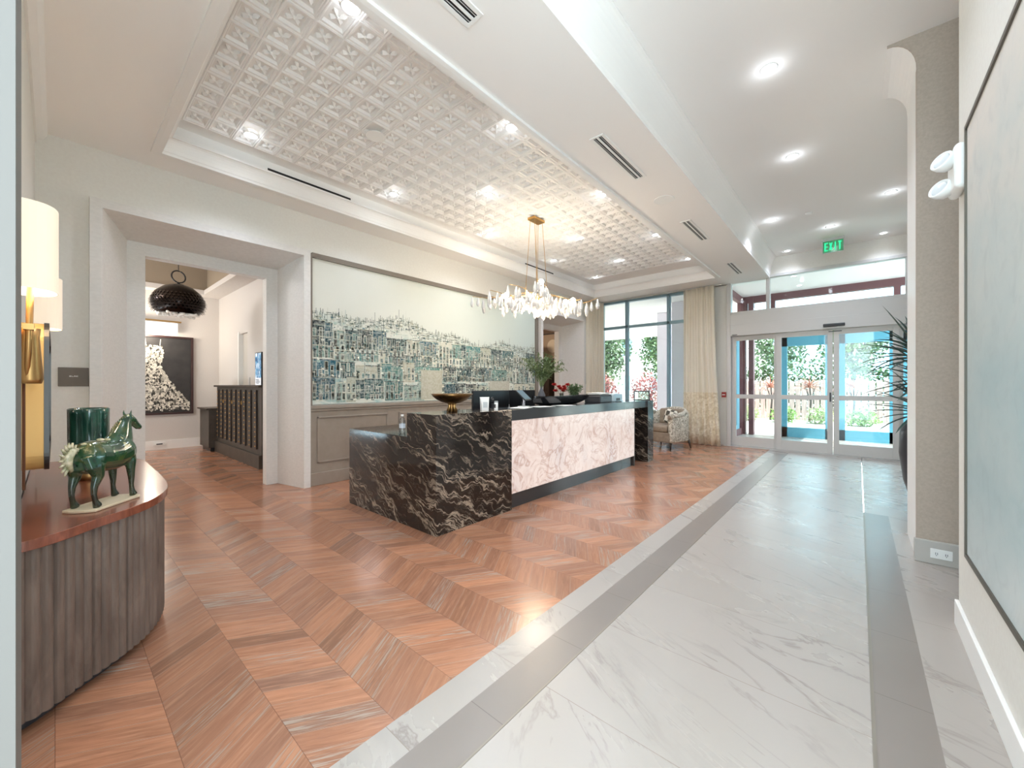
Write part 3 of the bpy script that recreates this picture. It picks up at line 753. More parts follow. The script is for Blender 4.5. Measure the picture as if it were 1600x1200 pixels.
# painted buildings: flat brush marks, a pattern mesh with a colour per mark
def city():
    bm = bmesh.new(); cl = bm.loops.layers.color.new('Col'); R = random.Random(11)
    pal = [(78, 116, 118), (104, 150, 150), (60, 92, 98), (136, 170, 168), (40, 58, 62), (164, 188, 184), (118, 128, 122), (88, 146, 156)]
    lt = [(224, 223, 212), (232, 232, 224), (212, 213, 202), (236, 237, 230), (196, 210, 204)]
    cnt = [0]
    def rect(y0, y1, z0, z1, c):
        y0, y1 = max(y0, MY0+.003), min(y1, MY1-.003); z0, z1 = max(z0, MZ0+.003), min(z1, MZ1)
        if y1 <= y0 or z1 <= z0: return
        cnt[0] += 1; x = .0203+cnt[0]*4e-7
        f = bm.faces.new([bm.verts.new(v) for v in ((x, y0, z0), (x, y1, z0), (x, y1, z1), (x, y0, z1))])
        for l in f.loops: l[cl] = (lin(c[0]), lin(c[1]), lin(c[2]), 1)
    def top(y): return 2.36-.055*(y-2.3)+.07*math.sin(y*2.1)+.05*math.sin(y*5.3+1)
    def jit(c, a=8):
        k_ = R.randint(-a, a); return tuple(max(0, min(255, q+k_)) for q in c)
    # hazy skyline marks
    for _ in range(1500):
        y = R.uniform(MY0, MY1); tp = top(y); z = tp-abs(R.gauss(0, .13))+.03
        w_ = R.uniform(.008, .09); h_ = R.uniform(.003, .012) if R.random() < .5 else R.uniform(.02, .09)
        if h_ > .015: w_ = R.uniform(.003, .010)
        rect(y, y+w_, z, z+h_, jit(R.choice([(170, 176, 164), (150, 160, 152), (128, 140, 134), (196, 196, 180), (120, 150, 148)])))
    for yy in (3.2, 5.4, 3.62, 6.3): rect(yy, yy+.006, top(yy), top(yy)+.17, (150, 160, 154))
    # blocks rows
    for row, (za, zb_, dk) in enumerate(((1.88, 2.22, .72), (1.70, 1.90, .45), (1.42, 1.72, .5), (1.12, 1.44, .4))):
        y = MY0
        while y < MY1:
            w_ = R.uniform(.10, .42); sh = -.055*(y-2.3); a, b = za+sh*.8*(1 if row < 2 else .2), zb_+sh*.8*(1 if row < 2 else .2)+R.uniform(-.08, .05)
            if R.random() < dk: rect(y, y+w_*.95, a+R.uniform(0, .05), b, jit(R.choice([(96, 150, 152), (78, 128, 132), (136, 178, 176), (62, 104, 110), (84, 156, 168), (160, 192, 186)]), 12))
            else: rect(y, y+w_*.95, a, b, jit(R.choice(lt)))
            # windows
            n = max(1, int(w_/.07))
            for i in range(n):
                for zz in ([a+.05] if row > 1 and R.random() < .4 else [a+.04, a+.15]):
                    yw = y+.02+i*w_/n; ww = min(.035, w_/n*.5); hh = R.uniform(.06, .12)
                    rect(yw-.008, yw+ww+.008, zz-.008, zz+hh+.008, jit(R.choice(lt)))
                    rect(yw, yw+ww, zz, zz+hh, jit(R.choice(pal), 14))
                    rect(yw+ww*.45, yw+ww*.55, zz, zz+hh, jit(R.choice(lt)))
            rect(y-.01, y+w_, b-.006, b+.006, jit(R.choice([(70, 82, 80), (225, 224, 212), (150, 160, 154)])))
            y += w_
    # broken cornice lines and uprights
    for _ in range(1100):
        y = R.uniform(MY0, MY1); z = R.uniform(1.12, top(y)-.04)
        if R.random() < .5: rect(y, y+R.uniform(.04, .30), z, z+R.uniform(.002, .006), jit(R.choice(lt+lt+[(64, 78, 78), (96, 120, 120)])))
        else: rect(y, y+R.uniform(.002, .006), z, z+R.uniform(.04, .22), jit(R.choice(lt+[(64, 84, 86), (110, 140, 140)])))
    for _ in range(900):
        y = R.uniform(MY0, MY1); z = R.uniform(1.12, top(y)-.02); rect(y, y+R.uniform(.006, .05), z, z+R.uniform(.006, .03), jit(R.choice(pal+lt+lt), 16))
    # pale wall patches at the lower middle, teal gate
    for q in ((4.05, 4.5, 1.12, 1.62, (216, 215, 204)), (5.7, 6.3, 1.15, 1.45, (216, 215, 206)), (4.55, 4.8, 1.12, 1.38, (76, 140, 150))):
        rect(*q[:4], q[4])
    for i in range(60):
        y = R.uniform(4.5, 4.9); z = R.uniform(1.12, 1.5); rect(y, y+.05, z, z+.01, jit((70, 130, 140), 20))
    m = mat('painted_marks', rough=.7); t = NT(m); v = t.new('ShaderNodeVertexColor'); v.layer_name = 'Col'; t.l.new(v.outputs[0], bsdf(m).inputs['Base Color'])
    nn = t.noise(t.pos(), 30, 4)
    t.l.new(t.mix(t.ramp(nn, [(.4, .0), (.7, .4)]), v.outputs[0], rgb(212, 216, 208)), bsdf(m).inputs['Base Color'])
    bm.normal_update()
    me = bpy.data.meshes.new('painted_city'); bm.to_mesh(me); bm.free(); me.materials.append(m)
    o = bpy.data.objects.new('painted_city', me); COL.objects.link(o); o.parent = mu
city()

# ------------------------------------------------------------------ reception desk
dk = thing('reception_desk', 'long reception desk with black veined granite end and glowing pink onyx front', 'reception desk', (0, 0, 0))
XF = -2.84; XH = -3.29
obj('granite_end_block', BX(XH, XF, 2.23, 3.26, .0, 1.09), M['granite'], dk, bevel=.003)
obj('low_counter_block', BX(-4.43, XH-.001, 2.23, 2.86, 0, .86), M['granite'], dk, bevel=.003)
obj('onyx_panel', BX(XF-.03, XF-.012, 3.262, 6.42, .17, .97), M['onyx'], dk)
mg = mat('grey_granite_edge', rgb(58, 60, 62), .12)
obj('countertop', BX(XH, XF, 3.262, 6.90, .97, 1.09), M['granite'] if False else mg, dk, bevel=.003)
obj('kick_base', BX(XF-.2, XF-.05, 3.262, 6.42, 0, .17), mg, dk)
obj('back_panel', BX(XH, XF-.20, 3.262, 6.88, 0, .969), M['darkwood'], dk)
obj('end_recess_panel', BX(XF-.06, XF-.02, 6.42, 6.46, 0, .969), M['darkwood'], dk)
obj('end_slab', BX(XH, XF+.03, 6.902, 7.14, 0, 1.09), M['granite'], dk, bevel=.003)
obj('work_surface', BX(-4.1, XH-.002, 2.88, 6.9, .73, .76), M['darkwood'], dk)
bm = bmesh.new(); box(bm, -4.08, -4.05, 2.9, 2.93, 0, .73); box(bm, -4.08, -4.05, 6.86, 6.89, 0, .73); box(bm, -4.08, -4.05, 4.8, 4.83, 0, .73); obj('work_surface_leg', bm, M['dark'], dk)
# no separate light strip; the onyx backlight is the panel's own emission

# bowl
b = thing('pedestal_bowl', 'hammered bronze bowl on a fluted gold pedestal on the desk corner', 'bowl', (-3.08, 2.62, 1.091))
pf = [(0, .080), (.05, .083), (.105, .098), (.155, .125), (.190, .155), (.208, .180), (.202, .181), (.182, .158), (.148, .130), (.10, .104), (0, .088)]
obj('dish', LA([(r, z) for r, z in pf], 40), mottled('bronze', rgb(96, 74, 48), rgb(132, 102, 64), 30, .35, metal=1, bump=.3), b, smooth=True)
bm = bmesh.new()
for i in range(8):
    a = 2*PI*i/8; ax, ay = math.cos(a), math.sin(a)
    loft(bm, [((.046*ax, .046*ay, 0), .013, .013), ((.028*ax, .028*ay, .055), .010, .010), ((.034*ax, .034*ay, .088), .012, .012)], 8)
lathe(bm, [(0, 0), (.035, 0), (.022, .055), (.03, .088), (0, .088)], 12)
obj('pedestal', bm, M['gold'], b, smooth=True)
# monitors
def monitor(y0, y1, x, label, rz, wd=.56):
    t = thing('computer_monitor', label, 'monitor', (x, (y0+y1)/2, .761), rz=rz)
    obj('screen_housing', BX(-.02, .012, -wd/2, wd/2, .20, .53), M['black'], t, bevel=.008)
    obj('screen', BX(-.0225, -.0202, -wd/2+.01, wd/2-.01, .215, .52), mat('screen_glass', rgb(30, 34, 40), .1), t)
    obj('stand_neck', BX(.012, .04, -.035, .035, .02, .36), M['dark'], t, bevel=.005)
    obj('stand_foot', BX(-.08, .10, -.12, .12, 0, .015), M['dark'], t, bevel=.004)
    bm = bmesh.new(); rg = [Vector((.014, .026*math.cos(a), .42+.026*math.sin(a))) for a in [2*PI*i/24 for i in range(25)]]; tube(bm, rg, .0022, 6)
    for (ya, za, yb, zb_) in ((-.015, .408, -.015, .432), (-.015, .42, .0, .408), (0, .408, 0, .432), (0, .432, .014, .408), (.014, .408, .014, .432)):
        tube(bm, [(.0145, ya, za), (.0145, yb, zb_)], .0018, 5)
    obj('logo', bm, M['chrome'], t)
    return t
monitor(3.36, 4.10, -3.60, 'black monitor seen from behind with a small round silver logo, behind the cups', .06, .72)
monitor(4.15, 4.70, -3.66, 'second monitor with back to us, just behind the tablet stand', -.15, .50)
# small things on the counter
def onc(name, label, cat, x, y, rz=0, group=None): return thing(name, label, cat, (x, y, 1.0905), rz, group)
t = onc('tissue_bag', 'upright white paper bag standing on the granite counter before the monitor', 'paper bag', -2.99, 2.99, 1.2)
bm = bmesh.new()
for k, (w_, d_, z_) in enumerate(((.036, .022, 0), (.040, .020, .06), (.048, .012, .12), (.052, .005, .145))): pass
rings = []
for (w_, d_, z_) in ((.038, .024, 0), (.041, .022, .06), (.048, .012, .12), (.054, .004, .142)):
    rings.append([bm.verts.new((sx*w_, sy*d_, z_)) for sx, sy in ((-1, -1), (1, -1), (1, 1), (-1, 1))])
for a, b_ in zip(rings, rings[1:]):
    for i in range(4): bm.faces.new((a[i], a[(i+1) % 4], b_[(i+1) % 4], b_[i]))
bm.faces.new(rings[0][::-1]); bm.faces.new(rings[-1])
obj('bag_body', bm, M['paper'], t)
obj('printed_panel', BX(-.026, .026, -.0235, -.0225, .03, .09), mat('pale_grey_print', rgb(196, 200, 200), .7), t)
t = onc('sanitizer_tube', 'small white cylinder bottle standing beside the paper bag', 'bottle', -2.98, 3.16)
obj('tube_body', LA([(0, 0), (.021, 0), (.021, .075), (.019, .079), (0, .079)], 20), M['white'], t, smooth=True); edge_split(t.children[0])
obj('cap', LA([(0, .079), (.0215, .079), (.0215, .095), (0, .096)], 20), mat('grey_cap', rgb(160, 160, 160), .4), t)
obj('dark_label', BX(-.012, .012, -.0225, -.018, .02, .06), M['dark'], t)
t = thing('water_bottle', 'small clear plastic water bottle with white cap on the low counter', 'water bottle', (-3.56, 2.36, .861))
obj('bottle_body', LA([(0, 0), (.028, 0), (.031, .01), (.029, .03), (.031, .05), (.029, .07), (.031, .09), (.031, .125), (.024, .15), (.013, .168), (.012, .178), (0, .178)], 24), glass('thin_plastic', (.88, .92, .94, 1), .3), t, smooth=True)
obj('bottle_label', LA([(.0316, .055), (.0318, .055), (.0318, .10), (.0316, .10)], 24), mat('bottle_label_film', rgb(206, 216, 226), .5), t)
obj('cap', LA([(0, .176), (.0145, .176), (.0145, .194), (0, .195)], 16), M['white'], t)
# card reader on stand
t = onc('tablet_stand', 'tilted black tablet on a chrome pedestal at the middle of the counter', 'tablet stand', -3.10, 3.78, .35)
obj('foot', BX(-.06, .06, -.06, .06, 0, .012), M['white'], t, bevel=.004)
obj('post', TB([(0, 0, .01), (0, 0, .10), (.01, 0, .13)], .017, 14), M['chrome'], t, smooth=True)
obj('tablet', BX(-.085, .085, -.12, .12, .135, .15, rot=Matrix.Rotation(.75, 3, 'Y')), M['black'], t, bevel=.006)
obj('screen', BX(-.075, .075, -.105, .105, .1515, .153, rot=Matrix.Rotation(.75, 3, 'Y')), mat('bright_screen', rgb(120, 140, 150), .1), t)
# papers
for (x, y, r_, lb) in ((-3.02, 3.62, .3, 'loose white sheet lying left of the tablet stand'), (-3.0, 4.02, -.2, 'loose white sheet lying right of the tablet stand'), (-2.96, 4.45, .0, 'loose white sheet lying before the black boat dish')):
    tag(obj('paper_sheet', BX(-.105, .105, -.14, .14, 0, .0015), M['paper'], loc=(x, y, 1.0905), rz=r_), lb, 'paper', 'papers on the counter')
# boat shaped black dish
bm = bmesh.new(); N = 24; rings = []
for i in range(N+1):
    q = i/N; s_ = q*2-1; wd = .10*(max(0, 1-s_**4))**.5+.004; zt = .115+.015*s_*s_; zb0 = .0+.10*abs(s_)**3.2
    if s_ < 0: zb0 = .05*abs(s_)**6
    y = s_*.68
    ring = []
    for (fx, fz) in ((-1, 1), (-.8, .35), (-.35, 0), (.35, 0), (.8, .35), (1, 1), (.86, 1), (.66, .42), (.3, .13), (-.3, .13), (-.66, .42), (-.86, 1)):
        ring.append(bm.verts.new((fx*wd, y, zb0+(zt-zb0)*fz)))
    rings.append(ring)
for a, b_ in zip(rings, rings[1:]):
    for i in range(12): bm.faces.new((a[i], a[(i+1) % 12], b_[(i+1) % 12], b_[i]))
bm.faces.new(rings[0][::-1]); bm.faces.new(rings[-1])
o = obj('boat_dish', bm, mat('gloss_black_lacquer', rgb(14, 14, 16), .15), smooth=True, loc=(-3.14, 4.70, 1.0905)); edge_split(o, .9)
tag(o, 'long glossy black boat-shaped dish lying along the counter', 'dish')
# plants helpers
def leafquad(bm, base, d, up, L, W_):
    d = d.normalized(); s_ = d.cross(up)
    if s_.length < 1e-3: s_ = d.cross(Vector((1, 0, 0)))
    s_.normalize(); nrm = s_.cross(d)*.08*L
    p = [base, base+d*L*.35+s_*W_+nrm, base+d*L*.75+s_*W_*.7+nrm, base+d*L, base+d*L*.75-s_*W_*.7+nrm, base+d*L*.35-s_*W_+nrm]
    mid1 = base+d*L*.5-nrm*.3
    vs = [bm.verts.new(q) for q in p]; c_ = bm.verts.new(mid1)
    for i in range(6): bm.faces.new((vs[i], vs[(i+1) % 6], c_))
def bouquet(H, spread, nst, nlf, L, W_, seed, z0=0, droop=.3):
    R = random.Random(seed); bm = bmesh.new(); st = bmesh.new()
    for i in range(nst):
        a = R.uniform(0, 2*PI); rad = spread*R.uniform(.25, 1); h = H*R.uniform(.55, 1)
        tip = Vector((rad*math.cos(a), rad*math.sin(a), z0+h*(1-.35*(rad/spread)**2)))
        c1 = Vector((tip.x*.25, tip.y*.25, z0+h*.6)); b0 = Vector((0, 0, z0-.1))
        pts = [b0.lerp(c1, q) .lerp(c1.lerp(tip, q), q) for q in [k/6 for k in range(7)]]
        tube(st, pts, .0018, 5)
        for k in range(nlf):
            q = .35+.65*k/nlf; p = b0.lerp(c1, q).lerp(c1.lerp(tip, q), q)
            d = Vector((R.gauss(0, 1), R.gauss(0, 1), R.gauss(.2, .6)-droop))
            leafquad(bm, p, d, Vector((0, 0, 1)), L*R.uniform(.6, 1.2), W_)
    return bm, st
t = onc('grey_vase', 'matte dark grey bottle vase holding tall airy green branches', 'vase', -3.33, 4.45)
obj('vase_body', LA([(0, 0), (.03, 0), (.052, .03), (.060, .08), (.052, .14), (.030, .19), (.016, .22), (.013, .29), (.016, .30), (.010, .30), (.010, .22), (0, .2)], 28), mat('matte_grey_ceramic', rgb(92, 92, 96), .55), t, smooth=True)
bm, st = bouquet(.46, .36, 46, 20, .055, .009, 3, .30)
tt = thing('branch_bouquet', 'airy green leafy branches spreading from the dark grey vase', 'branches', (-3.33, 4.45, 1.0905))
obj('foliage', bm, mottled('pale_branch_green', rgb(118, 132, 84), rgb(92, 112, 74), 20, .7), tt); obj('stem', st, M['green'], tt)
t = onc('glass_vase', 'slim clear glass vase holding red flowers', 'vase', -3.33, 4.95)
obj('vase_body', LA([(0, 0), (.028, 0), (.025, .08), (.032, .15), (.030, .15), (.022, .08), (.024, .006), (0, .006)], 24), glass('vase_glass', (.86, .9, .9, 1), .3), t, smooth=True)
tt = thing('red_flower_bunch', 'bunch of red blossoms with thin green stems in the glass vase', 'flowers', (-3.33, 4.95, 1.0905))
R = random.Random(5); st = bmesh.new()
for i in range(8):
    a = i*2.4; rd = .03+.10*math.sqrt(i/8); tip = Vector((rd*math.cos(a), rd*math.sin(a), .17+.03*(i % 4)))
    tube(st, [(0, 0, .02), (tip.x*.2, tip.y*.2, .14), tip], .002, 5)
    bm = bmesh.new()
    for k in range(14):
        aa = k*2.39; el = .2+.9*(k/14); d = Vector((math.cos(aa)*math.cos(el), math.sin(aa)*math.cos(el), math.sin(el)))
        leafquad(bm, tip, d, Vector((0, 0, 1)), .055, .02)
    obj('blossom', bm, M['red'], tt)
obj('stem', st, M['green'], tt)
t = onc('white_planter', 'small whitish round pot holding a bushy fern', 'pot', -3.38, 5.36)
obj('pot_body', LA([(0, 0), (.04, 0), (.068, .05), (.062, .10), (.056, .10), (.06, .05), (0, .04)], 24), mottled('pale_glaze', rgb(198, 204, 190), rgb(168, 180, 160), 30, .4), t, smooth=True)
bm, st = bouquet(.20, .18, 36, 16, .055, .010, 8, .10, .1)
tt = thing('small_fern', 'bushy dark green fern growing from the small whitish pot', 'plant', (-3.38, 5.36, 1.0905)); obj('foliage', bm, mottled('fern_green', rgb(74, 98, 66), rgb(104, 126, 90), 20, .7), tt); obj('stem', st, M['green'], tt)
# printers
t = onc('label_printer', 'dark grey printer with white papers stacked on its lid', 'printer', -3.10, 5.64)
obj('printer_body', BX(-.14, .14, -.19, .19, 0, .11), M['dark'], t, bevel=.012)
obj('printer_lid', BX(-.13, .13, -.18, .18, .11, .125), M['black'], t, bevel=.004)
obj('brand_strip', BX(.14, .142, -.08, .02, .065, .08), M['black'], t)
for k, (dx, dy, r_) in enumerate(((0, 0, .0), (.01, .02, .12), (-.01, -.01, -.1))):
    tag(obj('paper_stack', BX(-.11, .11, -.15, .15, 0, .009), M['paper'], loc=(-3.10+dx, 5.64+dy, 1.0905+.126+k*.0095), rz=r_), ('lowest', 'middle', 'topmost')[k]+' sheaf of white papers on the dark printer', 'papers', 'papers on the printer')
t = onc('card_printer', 'pale blue-grey machine with dark slot beside the dark printer', 'machine', -3.12, 6.12)
pb = mat('pale_blue_plastic', rgb(168, 190, 200), .3)
obj('machine_body', BX(-.13, .13, -.15, .15, 0, .13), pb, t, bevel=.012); obj('tray_slot', BX(.13, .133, -.09, .05, .02, .06), M['black'], t); obj('front_tray', BX(.13, .20, -.09, .05, .008, .018), pb, t)
t = onc('lotion_bottle', 'tiny clear bottle standing at the foot of the monitor', 'bottle', -3.02, 3.42)
obj('bottle_body', LA([(0, 0), (.012, 0), (.012, .03), (.005, .035), (.005, .045), (0, .045)], 16), glass('thin_clear', (.9, .93, .95, 1), .3), t, smooth=True)

# framed glass stand past the desk end
t = thing('sign_holder', 'small dark framed glass sign holder standing on the far end of the desk', 'sign holder', (-2.98, 7.03, 1.091), rz=.45)
bm = bmesh.new()
for q in ((-.14, -.12), (.12, .14)): box(bm, q[0], q[1], -.010, .010, .012, .17)
box(bm, -.12, .12, -.010, .010, .15, .17)
obj('frame', bm, M['dark'], t); obj('base_plate', BX(-.14, .14, -.05, .05, 0, .012), M['dark'], t, bevel=.003); obj('glass_panel', BX(-.12, .12, -.004, .004, .012, .15), glass('green_glass', (.75, .93, .85, 1), .5), t)

# ------------------------------------------------------------------ armchair
ac = thing('armchair', 'beige patterned tub armchair with rolled arms and dark legs by the window', 'armchair', (-3.20, 8.85, 0), rz=-.25); ac.scale = (1.06, 1.06, 1.03)
def fab():
    m = mat('patterned_fabric', rough=.9); t = NT(m); v = t.objc(); n = t.noise(v, 14, 5, .6, 2.5)
    t.l.new(t.mix(t.ramp(n, [(.46, 0.), (.54, 1.)]), rgb(216, 210, 196), rgb(152, 146, 130)), bsdf(m).inputs['Base Color']); return m
M['fab'] = fab(); M['fab2'] = mottled('taupe_velvet', rgb(150, 136, 118), rgb(128, 114, 98), 14, .9)
bm = bmesh.new()      # curved back + arms shell, U shape
def shell(bm, t_out, t_in, ztop):
    pts_o, pts_i = [], []
    for i in range(25):
        a = -PI*.0+PI*i/24
        pts_o.append((t_out[0]*math.cos(a), .04+t_out[1]*math.sin(a))); pts_i.append((t_in[0]*math.cos(a), .02+t_in[1]*math.sin(a)))
    pts_o = [(t_out[0], -.40)]+pts_o+[(-t_out[0], -.40)]; pts_i = [(t_in[0], -.40)]+pts_i+[(-t_in[0], -.40)]
    rows = []
    for j, (o_, i_) in enumerate(zip(pts_o, pts_i)):
        fq = j/(len(pts_o)-1); zt = ztop(fq)
        rows.append([bm.verts.new((o_[0], o_[1], .16)), bm.verts.new((o_[0]*1.04, o_[1]*1.02, zt-.05)), bm.verts.new((o_[0], o_[1], zt)), bm.verts.new((i_[0], i_[1], zt)), bm.verts.new((i_[0], i_[1], .16))])
    for a, b_ in zip(rows, rows[1:]):
        for k in range(5): bm.faces.new((a[k], a[(k+1) % 5], b_[(k+1) % 5], b_[k]))
    bm.faces.new(rows[0][::-1]); bm.faces.new(rows[-1])
shell(bm, (.41, .38), (.31, .27), lambda q: .70+.16*math.sin(PI*q)**1.5)
obj('back_shell', bm, M['fab'], ac, bevel=.03, seg=3, smooth=True)
for sx in (-1, 1):
    bm = bmesh.new(); loft(bm, [((sx*.37, -.43, .685), .06, .06), ((sx*.37, -.1, .70), .058, .058), ((sx*.355, .12, .735), .05, .05)], 16)
    obj('arm_roll', bm, M['fab'], ac, smooth=True)
    bm = bmesh.new(); loft(bm, [((sx*.37, -.436, .685), .035, .035), ((sx*.37, -.441, .685), .03, .03)], 16); obj('arm_rosette', bm, M['fab2'], ac)
obj('seat_cushion', BX(-.30, .30, -.42, .25, .36, .50), M['fab2'], ac, bevel=.045, seg=4, smooth=True)
obj('seat_base', BX(-.36, .36, -.41, .28, .16, .36), M['fab2'], ac, bevel=.02)
obj('back_cushion', BX(-.27, .27, .14, .28, .48, .82, rot=Matrix.Rotation(-.12, 3, 'X')), M['fab2'], ac, bevel=.05, seg=4, smooth=True)
for sx in (-1, 1):
    for sy in (-1, 1):
        bm = bmesh.new(); loft(bm, [((sx*.34, sy*.34 if sy < 0 else .26, .18), .028, .028), ((sx*(.34+.02*sx*0), (-.36 if sy < 0 else .34), 0), .013, .013)], 10); obj('leg', bm, M['darkwood'], ac, smooth=True)
pm = mat('graphic_pattern', rough=.9); t_ = NT(pm); ck = t_.new('ShaderNodeTexChecker'); ck.inputs['Scale'].default_value = 9; t_.l.new(t_.objc(), ck.inputs[0]); ck.inputs[1].default_value = rgb(225, 220, 205); ck.inputs[2].default_value = rgb(80, 76, 66); t_.l.new(ck.outputs[0], bsdf(pm).inputs['Base Color'])
o = obj('throw_pillow', BX(-.17, .17, -.05, .05, -.15, .15), pm, bevel=.045, seg=4, smooth=True, loc=(-3.07, 8.77, .685)); o.rotation_euler = (-.2, .15, -.55)
tag(o, 'small black and cream patterned pillow on the armchair', 'pillow')

# ------------------------------------------------------------------ curtains
def curtain(name, x0, x1, y0, y1, n, ztop, amp, m, flare=0, seed=1, zb=.01):
    R = random.Random(seed); bm = bmesh.new(); NX = n*8; NZ = 14
    d = Vector((x1-x0, y1-y0, 0)); L = d.length; d.normalize(); nn = Vector((-d.y, d.x, 0)); ph = [R.uniform(-.4, .4) for _ in range(n+1)]
    grid = []
    for j in range(NZ+1):
        zq = j/NZ; z = zb+(ztop-zb)*zq; row = []
        for i in range(NX+1):
            u = i/NX; A = amp*(.75+.25*math.sin(u*9+seed))*(1+.35*(1-zq))
            off = A*math.sin(u*n*2*PI+.5*math.sin(zq*2+u*7))+.2*A*math.sin(u*n*4*PI+1)
            uu = u+flare*(1-zq)**1.6*u*.12
            row.append(bm.verts.new(Vector((x0, y0, z))+d*L*uu+nn*off))
        grid.append(row)
    for j in range(NZ):
        for i in range(NX): bm.faces.new((grid[j][i], grid[j][i+1], grid[j+1][i+1], grid[j+1][i]))
    return bm
def curtmat(name, split):
    m = mat(name, rough=.85); t = NT(m); z = t.sep(t.pos())[2]; n = t.noise(t.pos(), 9, 5, .6, 1.5); weave = t.noise(t.pos(), 160, 2)
    c1 = t.mix(weave, rgb(226, 219, 202), rgb(212, 204, 186)); c2 = t.mix(t.ramp(n, [(.4, 0.), (.65, 1.)]), rgb(230, 220, 198), rgb(196, 180, 150))
    t.l.new(t.mix(t.math('LESS_THAN', z, split), c1, c2), bsdf(m).inputs['Base Color']); bsdf(m).inputs['Sheen Weight'].default_value = .2
    bsdf(m).inputs['Subsurface Weight'].default_value = .0
    return m
cm = curtmat('cream_drapery', 1.20)
def drape(lb, *a, **k):
    t = thing('curtain', lb, 'curtain'); bm = curtain('c', *a, **k); o = obj('drape_panel', bm, cm, t, smooth=True)
    so = o.modifiers.new('Solid', 'SOLIDIFY'); so.thickness = .006; return t
drape('cream pleated curtain with patterned lower band beside the sliding door', -3.16, -2.45, 9.86, 9.74, 6, 3.62, .042, None, flare=1.6, seed=2)
drape('cream pleated curtain hanging at the far corner past the second opening', -5.50, -5.26, 9.36, 9.86, 6, 3.62, .040, None, seed=5)
bm = TB([(-5.52, 9.88, 3.63), (-2.3, 9.82, 3.63)], .014, 10); tag(obj('curtain_track', bm, M['alu']), 'slim metal track holding the curtains under the soffit', 'curtain track')

# small wall devices
t = thing('fire_alarm_pull', 'small red fire alarm box on the wall strip beside the sliding door', 'fire alarm', (-2.31, YD-.021, 1.15))
obj('red_box', BX(-.045, .045, -.04, 0, -.06, .06), mat('alarm_red', rgb(165, 60, 55), .4), t, bevel=.006); obj('white_bar', BX(-.03, .03, -.048, -.04, -.01, .01), M['white'], t)
t = thing('door_control_panel', 'narrow black panel on the wall beside the far curtain', 'control panel', (XW, 9.40, 1.55), rz=0)
obj('housing', BX(0, .03, -.04, .04, -.15, .15), M['black'], t, bevel=.004)
t = thing('room_sign', 'small taupe wall plaque with white lettering left of the lobby opening', 'sign', (XW, .115, 1.435), rz=PI/2)
obj('plaque', BX(-.098, .098, -.012, 0, -.088, .088), mat('taupe_plaque', rgb(108, 98, 86), .5), t, bevel=.003)
o = obj('lettering', letters('SLAC', .012, .012, .0035, .003), M['white'], t); o.location = (0, -.0135, .0)

# ------------------------------------------------------------------ console, horse, vase, mirror, sconces
cs = thing('console_table', 'rounded fluted walnut console with polished red-brown top against the left wall', 'console', (0, 0, 0))
CPTS = [(-2.38, -.115), (-2.385, -.07), (-2.41, -.02), (-2.46, .04), (-2.54, .115), (-2.64, .225), (-2.76, .325), (-2.92, .40), (-3.13, .445), (-3.45, .462), (-3.9, .465), (-4.3, .462), (-4.52, .40), (-4.66, .26), (-4.72, .08), (-4.73, -.115)]
def cons_outline(inset=0):
    P = [Vector((x, y)) for x, y in CPTS]; out = []
    for i in range(len(P)-1):
        p0, p1, p2, p3 = P[max(0, i-1)], P[i], P[i+1], P[min(len(P)-1, i+2)]
        for k in range(10):
            q = k/10; out.append(.5*((2*p1)+(p2-p0)*q+(2*p0-5*p1+4*p2-p3)*q*q+(3*p1-p0-3*p2+p3)*q**3))
    out.append(P[-1]); res = []
    for i, p in enumerate(out):
        t = out[min(i+1, len(out)-1)]-out[max(i-1, 0)]; t.normalize(); n = Vector((-t.y, t.x))
        if n.dot(Vector((-3.5, -.1))-p) < 0: n = -n
        q = p+n*inset; res.append((q.x, max(q.y, -.115)))
    return res
out = cons_outline(); bm = bmesh.new(); prism(bm, out, .72, .76)
obj('tabletop', bm, M['contop'], cs, bevel=.008)
def resample(P, step):
    Q = [P[0]]; acc = 0
    for a, b_ in zip(P, P[1:]):
        L = math.dist(a, b_)
        if L < 1e-9: continue
        d = step-acc
        while d <= L:
            Q.append((a[0]+(b_[0]-a[0])*d/L, a[1]+(b_[1]-a[1])*d/L)); d += step
        acc = (acc+L) % step if L >= step-acc else acc+L
    return Q
inn = cons_outline(.035); st_ = .0055; rs = resample(inn, st_); fl_ = []
for i, p in enumerate(rs):
    a = rs[max(0, i-1)]; b_ = rs[min(len(rs)-1, i+1)]; tx, ty = b_[0]-a[0], b_[1]-a[1]; L = math.hypot(tx, ty) or 1; nx, ny = ty/L, -tx/L
    if nx*(p[0]+3.3)+ny*(p[1]-.1) < 0: nx, ny = -nx, -ny
    sph = i*st_/.040; dd = .020*abs(math.sin(PI*sph))**.4
    fl_.append((p[0]+nx*dd, p[1]+ny*dd))
bm = bmesh.new(); prism(bm, fl_, .06, .72)
obj('fluted_body', bm, M['console'], cs)
bm = bmesh.new(); prism(bm, cons_outline(.09), 0, .06); obj('plinth', bm, M['dark'], cs)

# vase behind the horse
t = thing('green_cylinder_vase', 'dark teal green glazed drum-shaped jar on a short neck foot behind the horse', 'jar', (-3.66, .14, .7605))
vm = mottled('deep_green_glaze', rgb(16, 52, 44), rgb(44, 92, 74), 9, .12, coat=.6, stretch=(3, 3, .7))
obj('jar_body', LA([(0, .10), (.07, .10), (.088, .115), (.091, .15), (.093, .42), (.094, .445), (.089, .45), (.085, .43), (.082, .15), (0, .13)], 40), vm, t, smooth=True)
obj('foot', LA([(0, 0), (.045, 0), (.038, .03), (.034, .07), (.06, .10), (0, .101)], 32), M['gold'], t, smooth=True)

